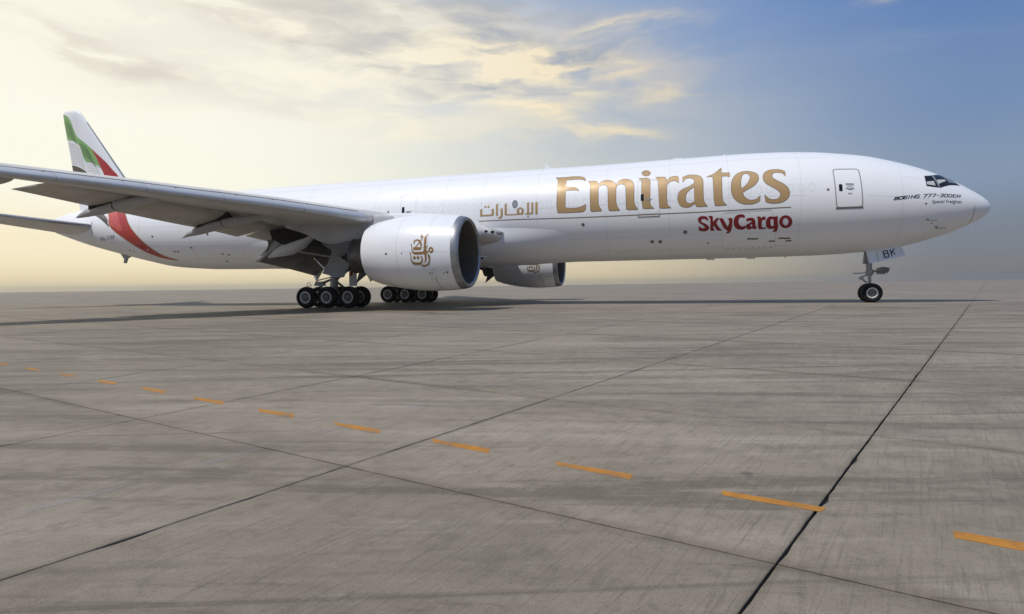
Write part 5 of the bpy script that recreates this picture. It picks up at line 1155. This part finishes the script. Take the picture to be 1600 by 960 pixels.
def concrete(name, paint=None, wear=.5, wscale=5.0, amount=1.0):
    m_ = bpy.data.materials.new(name); m_.use_nodes = True
    nt = m_.node_tree; h = G(nt); B_ = nt.nodes['Principled BSDF']
    pos = nt.nodes.new('ShaderNodeNewGeometry').outputs['Position']

    def mapped(scale, rot=0.0):
        mp = nt.nodes.new('ShaderNodeMapping'); mp.vector_type = 'TEXTURE'
        nt.links.new(pos, mp.inputs[0]); mp.inputs['Scale'].default_value = tuple(1 / v for v in scale); mp.inputs['Rotation'].default_value = (0, 0, rot)
        return mp.outputs[0]

    one = mapped((1, 1, 1))
    big = h.noise(one, .10, 5, .6)
    medn = h.noise(one, .5, 8, .72, .5)
    patch = h.noise(mapped((.6, 1.5, 1), -YAW), .42, 8, .70, .8)
    fine = h.noise(one, 5.0, 8, .76)
    grit = h.noise(one, 80.0, 3, .75)
    brush = h.noise(mapped((.8, 16, 1), ADIR), 2.6, 5, .7)
    swirl = h.noise(mapped((.25, 5, 1), ADIR + .12), 2.0, 5, .7, .4)
    streak = h.noise(mapped((.16, 1.5, 1), -YAW - .06), 1.0, 8, .74, .4)
    rubber = h.noise(mapped((.035, 1.6, 1), -YAW + .05), 1.3, 4, .6, .5)
    c_ = h.mix(h.ms(big, .36, .64), lin(145, 134, 120), lin(127, 118, 105))
    c_ = h.mix(h.m('MULTIPLY', h.ms(medn, .46, .62), .45), c_, lin(158, 148, 136))
    c_ = h.mix(h.m('MULTIPLY', h.ms(medn, .47, .34), .38), c_, lin(104, 96, 84))
    c_ = h.mix(h.m('MULTIPLY', h.ms(patch, .52, .64), .38), c_, lin(96, 89, 77))
    c_ = h.mix(h.m('MULTIPLY', h.ms(streak, .51, .61), .64), c_, lin(92, 85, 74))
    c_ = h.mix(h.m('MULTIPLY', h.ms(streak, .47, .35), .60), c_, lin(166, 156, 143))
    c_ = h.mix(h.m('MULTIPLY', h.ms(rubber, .59, .66), .55), c_, lin(76, 70, 61))
    c_ = h.mix(h.m('MULTIPLY', h.ms(swirl, .53, .66), .22), c_, lin(100, 93, 81))
    c_ = h.mix(h.m('MULTIPLY', h.ms(fine, .50, .64), .38), c_, lin(96, 90, 79))
    c_ = h.mix(h.m('MULTIPLY', h.ms(fine, .48, .34), .34), c_, lin(160, 151, 138))
    c_ = h.mix(h.m('MULTIPLY', h.ms(brush, .52, .66), .40), c_, lin(98, 92, 80))
    c_ = h.mix(h.m('MULTIPLY', h.ms(brush, .46, .32), .26), c_, lin(152, 143, 130))
    c_ = h.mix(h.m('MULTIPLY', h.ms(grit, .54, .70), .55), c_, lin(70, 64, 54))
    hair = h.noise(mapped((.5, 60, 1), ADIR - .05), 2.0, 3, .6)
    c_ = h.mix(h.m('MULTIPLY', h.ms(hair, .54, .68), .30), c_, lin(92, 86, 75))
    spot = h.noise(one, 1.7, 2, .5)
    c_ = h.mix(h.m('MULTIPLY', h.ms(spot, .72, .76), .55), c_, lin(70, 64, 56))
    # dirt gathered along the joints of the slab grid
    sp = h.sep(pos)
    sx = h.m('MULTIPLY', sp[0], -1.0); sy = h.m('MULTIPLY', sp[1], -1.0)
    row_ = lambda r: h.m('ADD', h.m('ADD', h.m('MULTIPLY', sx, float(HI[r][0])), h.m('MULTIPLY', sy, float(HI[r][1]))), float(HI[r][2]))
    w_ = row_(2)
    for r in (0, 1):
        u_ = h.m('DIVIDE', row_(r), w_)
        dd = h.m('ABSOLUTE', h.m('SUBTRACT', h.m('FRACT', h.m('ADD', u_, .5)), .5))
        ed = h.m('MULTIPLY', h.ms(dd, .05 if r else .022, 0.0), h.ms(medn, .40, .58))
        c_ = h.mix(h.m('MULTIPLY', ed, .50), c_, lin(88, 80, 66))
        if r: c_ = h.mix(h.m('MULTIPLY', h.ms(dd, .0045, .0015), .75), c_, lin(52, 47, 39))
    oi = nt.nodes.new('ShaderNodeObjectInfo').outputs['Random']
    c_ = h.mix(h.m('MULTIPLY', oi, .14), c_, lin(150, 141, 128))
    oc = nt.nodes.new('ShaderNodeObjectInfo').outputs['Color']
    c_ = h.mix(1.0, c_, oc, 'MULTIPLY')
    if paint:
        f = h.m('ADD', h.m('MULTIPLY', h.noise(one, wscale, 7, .75), .6), h.m('MULTIPLY', grit, .4))
        k_ = h.m('MULTIPLY', h.ms(f, wear + .06, wear - .04), amount)
        pc = h.mix(h.ms(fine, .35, .65), paint, tuple(v * .72 for v in paint[:3]) + (1,))
        c_ = h.mix(k_, c_, pc)
    nt.links.new(c_, B_.inputs['Base Color'])
    nt.links.new(h.ms(medn, .3, .7, .60, .80), B_.inputs['Roughness'])
    B_.inputs['Specular IOR Level'].default_value = .18
    bn = nt.nodes.new('ShaderNodeBump'); bn.inputs['Strength'].default_value = .5; bn.inputs['Distance'].default_value = .006
    hgt = h.m('ADD', h.m('MULTIPLY', grit, .5), h.m('ADD', h.m('MULTIPLY', brush, .6), fine))
    nt.links.new(hgt, bn.inputs['Height']); nt.links.new(bn.outputs[0], B_.inputs['Normal'])
    return m_


CON = concrete('apron_concrete')
SEAL = mat('joint_sealant', (.022, .019, .015), .9, var=.3, vscale=8)

# wide sheet with the slabbed area left open, one step lower bed inside it
FAR = 3000.0
outer = [(-FAR, -FAR), (FAR, -FAR), (FAR, FAR), (-FAR, FAR)]
cl = [(-a, -b) for a, b in clip]


def area(p): return sum(p[i][0] * p[(i + 1) % len(p)][1] - p[(i + 1) % len(p)][0] * p[i][1] for i in range(len(p)))


if area(cl) < 0: cl = cl[::-1]
# rotate so that corners pair up with the outer square
best = min(range(4), key=lambda r: sum(math.dist(Vector(cl[(i + r) % 4]).normalized() if False else cl[(i + r) % 4], outer[i]) for i in range(4)))
cl = [cl[(i + best) % 4] for i in range(4)]
V = [(x, y, 0) for x, y in outer] + [(x, y, 0) for x, y in cl] + [(x, y, -.03) for x, y in cl]
F = [(i, (i + 1) % 4, 4 + (i + 1) % 4, 4 + i) for i in range(4)] + [(4 + i, 4 + (i + 1) % 4, 8 + (i + 1) % 4, 8 + i) for i in range(4)]
ground = link('ground', V, F, CON, None, smooth=False, recalc=False)
tag(ground, kind='structure')
ground['label'] = 'pale concrete apron reaching to the horizon'
bed = link('joint_bed', [(x, y, -.026) for x, y in cl], [(0, 1, 2, 3)], SEAL, ground, smooth=False, recalc=False)


def to_grid(p):
    q = HI @ np.array([-p[0], -p[1], 1.0]); return (q[0] / q[2], q[1] / q[2], q[2])


def to_world(i, j):
    q = HG @ np.array([i, j, 1.0]); return (-q[0] / q[2], -q[1] / q[2])


gc = [to_grid(p) for p in cl]
gpoly = [(a, b) for a, b, c_ in gc]
if area(gpoly) < 0: gpoly = gpoly[::-1]


def clip_poly(poly, cp_):
    out = poly
    for i in range(len(cp_)):
        a, b = cp_[i], cp_[(i + 1) % len(cp_)]; inp = out; out = []
        if not inp: return []
        side = lambda p: (b[0] - a[0]) * (p[1] - a[1]) - (b[1] - a[1]) * (p[0] - a[0])
        for k in range(len(inp)):
            p, q_ = inp[k - 1], inp[k]; sp, sq = side(p), side(q_)
            if sq >= 0:
                if sp < 0: t_ = sp / (sp - sq); out.append((p[0] + (q_[0] - p[0]) * t_, p[1] + (q_[1] - p[1]) * t_))
                out.append(q_)
            elif sp >= 0:
                t_ = sp / (sp - sq); out.append((p[0] + (q_[0] - p[0]) * t_, p[1] + (q_[1] - p[1]) * t_))
    return out


def slab(poly):
    """one cast slab: jittered edge, chamfer, sides down to the bed"""
    if area(poly) < 0: poly = poly[::-1]
    # drop tiny edges
    pts = [Vector(p) for p in poly]; pts = [p for k, p in enumerate(pts) if (p - pts[k - 1]).length > .02]
    if len(pts) < 3: return
    n = len(pts); ins = []
    for k in range(n):
        p0, p, p1 = pts[k - 1], pts[k], pts[(k + 1) % n]
        e0 = (p - p0).normalized(); e1 = (p1 - p).normalized()
        n0 = Vector((-e0.y, e0.x)); n1 = Vector((-e1.y, e1.x)); m_ = (n0 + n1); m_ /= max(.4, m_.length_squared / 2)
        ins.append(p + m_ * .0052)
    per = []
    for k in range(n):
        a, b = ins[k], ins[(k + 1) % n]; L = (b - a).length; seg = int(min(40, max(2, L / .12))); e = (b - a).normalized(); nn = Vector((-e.y, e.x))
        for i in range(seg):
            p = a.lerp(b, i / seg)
            if i: p = p + nn * (abs(random.gauss(0, .0022)) + (.016 * random.random() if random.random() < .06 else 0))
            per.append(p)
    c = sum(per, Vector((0, 0))) / len(per); N_ = len(per)
    V = [(p.x, p.y, -.027) for p in per] + [(p.x, p.y, -.0035) for p in per]
    for p in per:
        q_ = p + (c - p).normalized() * .004; V.append((q_.x, q_.y, 0.0))
    F = [(i, (i + 1) % N_, N_ + (i + 1) % N_, N_ + i) for i in range(N_)] + [(N_ + i, N_ + (i + 1) % N_, 2 * N_ + (i + 1) % N_, 2 * N_ + i) for i in range(N_)]
    F.append(tuple(2 * N_ + i for i in range(N_)))
    o = link('concrete_slab', V, F, CON, ground, smooth=False, recalc=False)
    return o


imin, imax = math.floor(min(p[0] for p in gpoly)), math.ceil(max(p[0] for p in gpoly))
jmin, jmax = math.floor(min(p[1] for p in gpoly)), math.ceil(max(p[1] for p in gpoly))
print('grid', imin, imax, jmin, jmax, [round(c_[2], 4) for c_ in gc])
cnt = 0
for i in range(imin, imax):
    for j in range(jmin, jmax):
        cp_ = clip_poly([(i, j), (i + 1, j), (i + 1, j + 1), (i, j + 1)], gpoly)
        if len(cp_) < 3: continue
        wp = [to_world(*p) for p in cp_]
        if abs(area(wp)) < .02: continue
        o_ = slab(wp); cnt += 1
        v_ = {True: .90, False: 1.0}[j < 0] * random.uniform(.95, 1.03)    # the nearest row is slightly darker
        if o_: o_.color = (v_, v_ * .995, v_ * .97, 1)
print('slabs', cnt)

# painted marks, 4 mm sheets lying on the slabs
YEL = concrete('worn_amber_paint', lin(186, 126, 44), .56, 5.0, .93)
BLU = concrete('ghost_blue_paint', lin(112, 118, 132), .52, 2.2, .20)


def sheet(name, quad, z, m, label=None, nu=24):
    a, b, c_, d = [Vector((-p[0], -p[1])) for p in quad]; V = []; F = []
    for i in range(nu + 1):
        t_ = i / nu; p = a.lerp(b, t_); q_ = d.lerp(c_, t_); e = (b - a).normalized(); nn = Vector((-e.y, e.x)) * random.gauss(0, .0012)
        p, q_ = p + nn, q_ + nn
        V += [(p.x, p.y, z), (q_.x, q_.y, z)]
    F = [(2 * i, 2 * i + 1, 2 * i + 3, 2 * i + 2) for i in range(nu)]
    o = link(name, V, F, m, ground, smooth=False, recalc=False)
    if len(o.data.polygons) and o.data.polygons[0].normal.z < 0: o.data.flip_normals()
    if label: o['label'] = label
    return o


SCUFF = concrete('tyre_scuff_rubber', lin(74, 66, 56), .50, 3.0, .55)
for cx_, cy_, r_, a0_, a1_, w_ in ((-34, -16, 9, .2, 2.2, .28), (-36, -15, 9.5, .3, 2.4, .28), (-31, -19, 12, .5, 2.0, .3), (-22, -17, 16, .9, 2.3, .25), (-12, -22, 14, .7, 1.9, .22), (-8, -14, 10, 3.6, 5.2, .3)):
    V = []; n_ = 40
    for i in range(n_ + 1):
        a = a0_ + (a1_ - a0_) * i / n_
        for r__ in (r_ - w_ / 2, r_ + w_ / 2): V.append((cx_ + r__ * math.cos(a), cy_ + r__ * .55 * math.sin(a), .0008))
    o = link('tyre_scuff', V, [(2 * i, 2 * i + 1, 2 * i + 3, 2 * i + 2) for i in range(n_)], SCUFF, ground, smooth=False, recalc=False)
    if o.data.polygons[0].normal.z < 0: o.data.flip_normals()
for k, q_ in enumerate(DATA['DASH']): sheet('painted_dash', q_, .0012, YEL)
for q_ in DATA['BLUE']: sheet('faded_stripe', q_, .0008, BLU)

# light haze over the apron
mh_ = bpy.data.materials.new('air_haze'); mh_.use_nodes = True; n3 = mh_.node_tree; n3.nodes.clear()
pv = n3.nodes.new('ShaderNodeVolumePrincipled'); pv.inputs['Color'].default_value = (1.0, .96, .88, 1)
pv.inputs['Density'].default_value = .0004; pv.inputs['Anisotropy'].default_value = .62
ou = n3.nodes.new('ShaderNodeOutputMaterial'); n3.links.new(pv.outputs[0], ou.inputs['Volume'])
mb = MB(); mb.box((0, 0, (20.0 - 1.05) / 2), (6400, 6400, 21.05))
hz = mb.link('haze', mh_, None, smooth=False)
tag(hz, kind='stuff'); hz['label'] = 'thin warm haze lying over the apron'
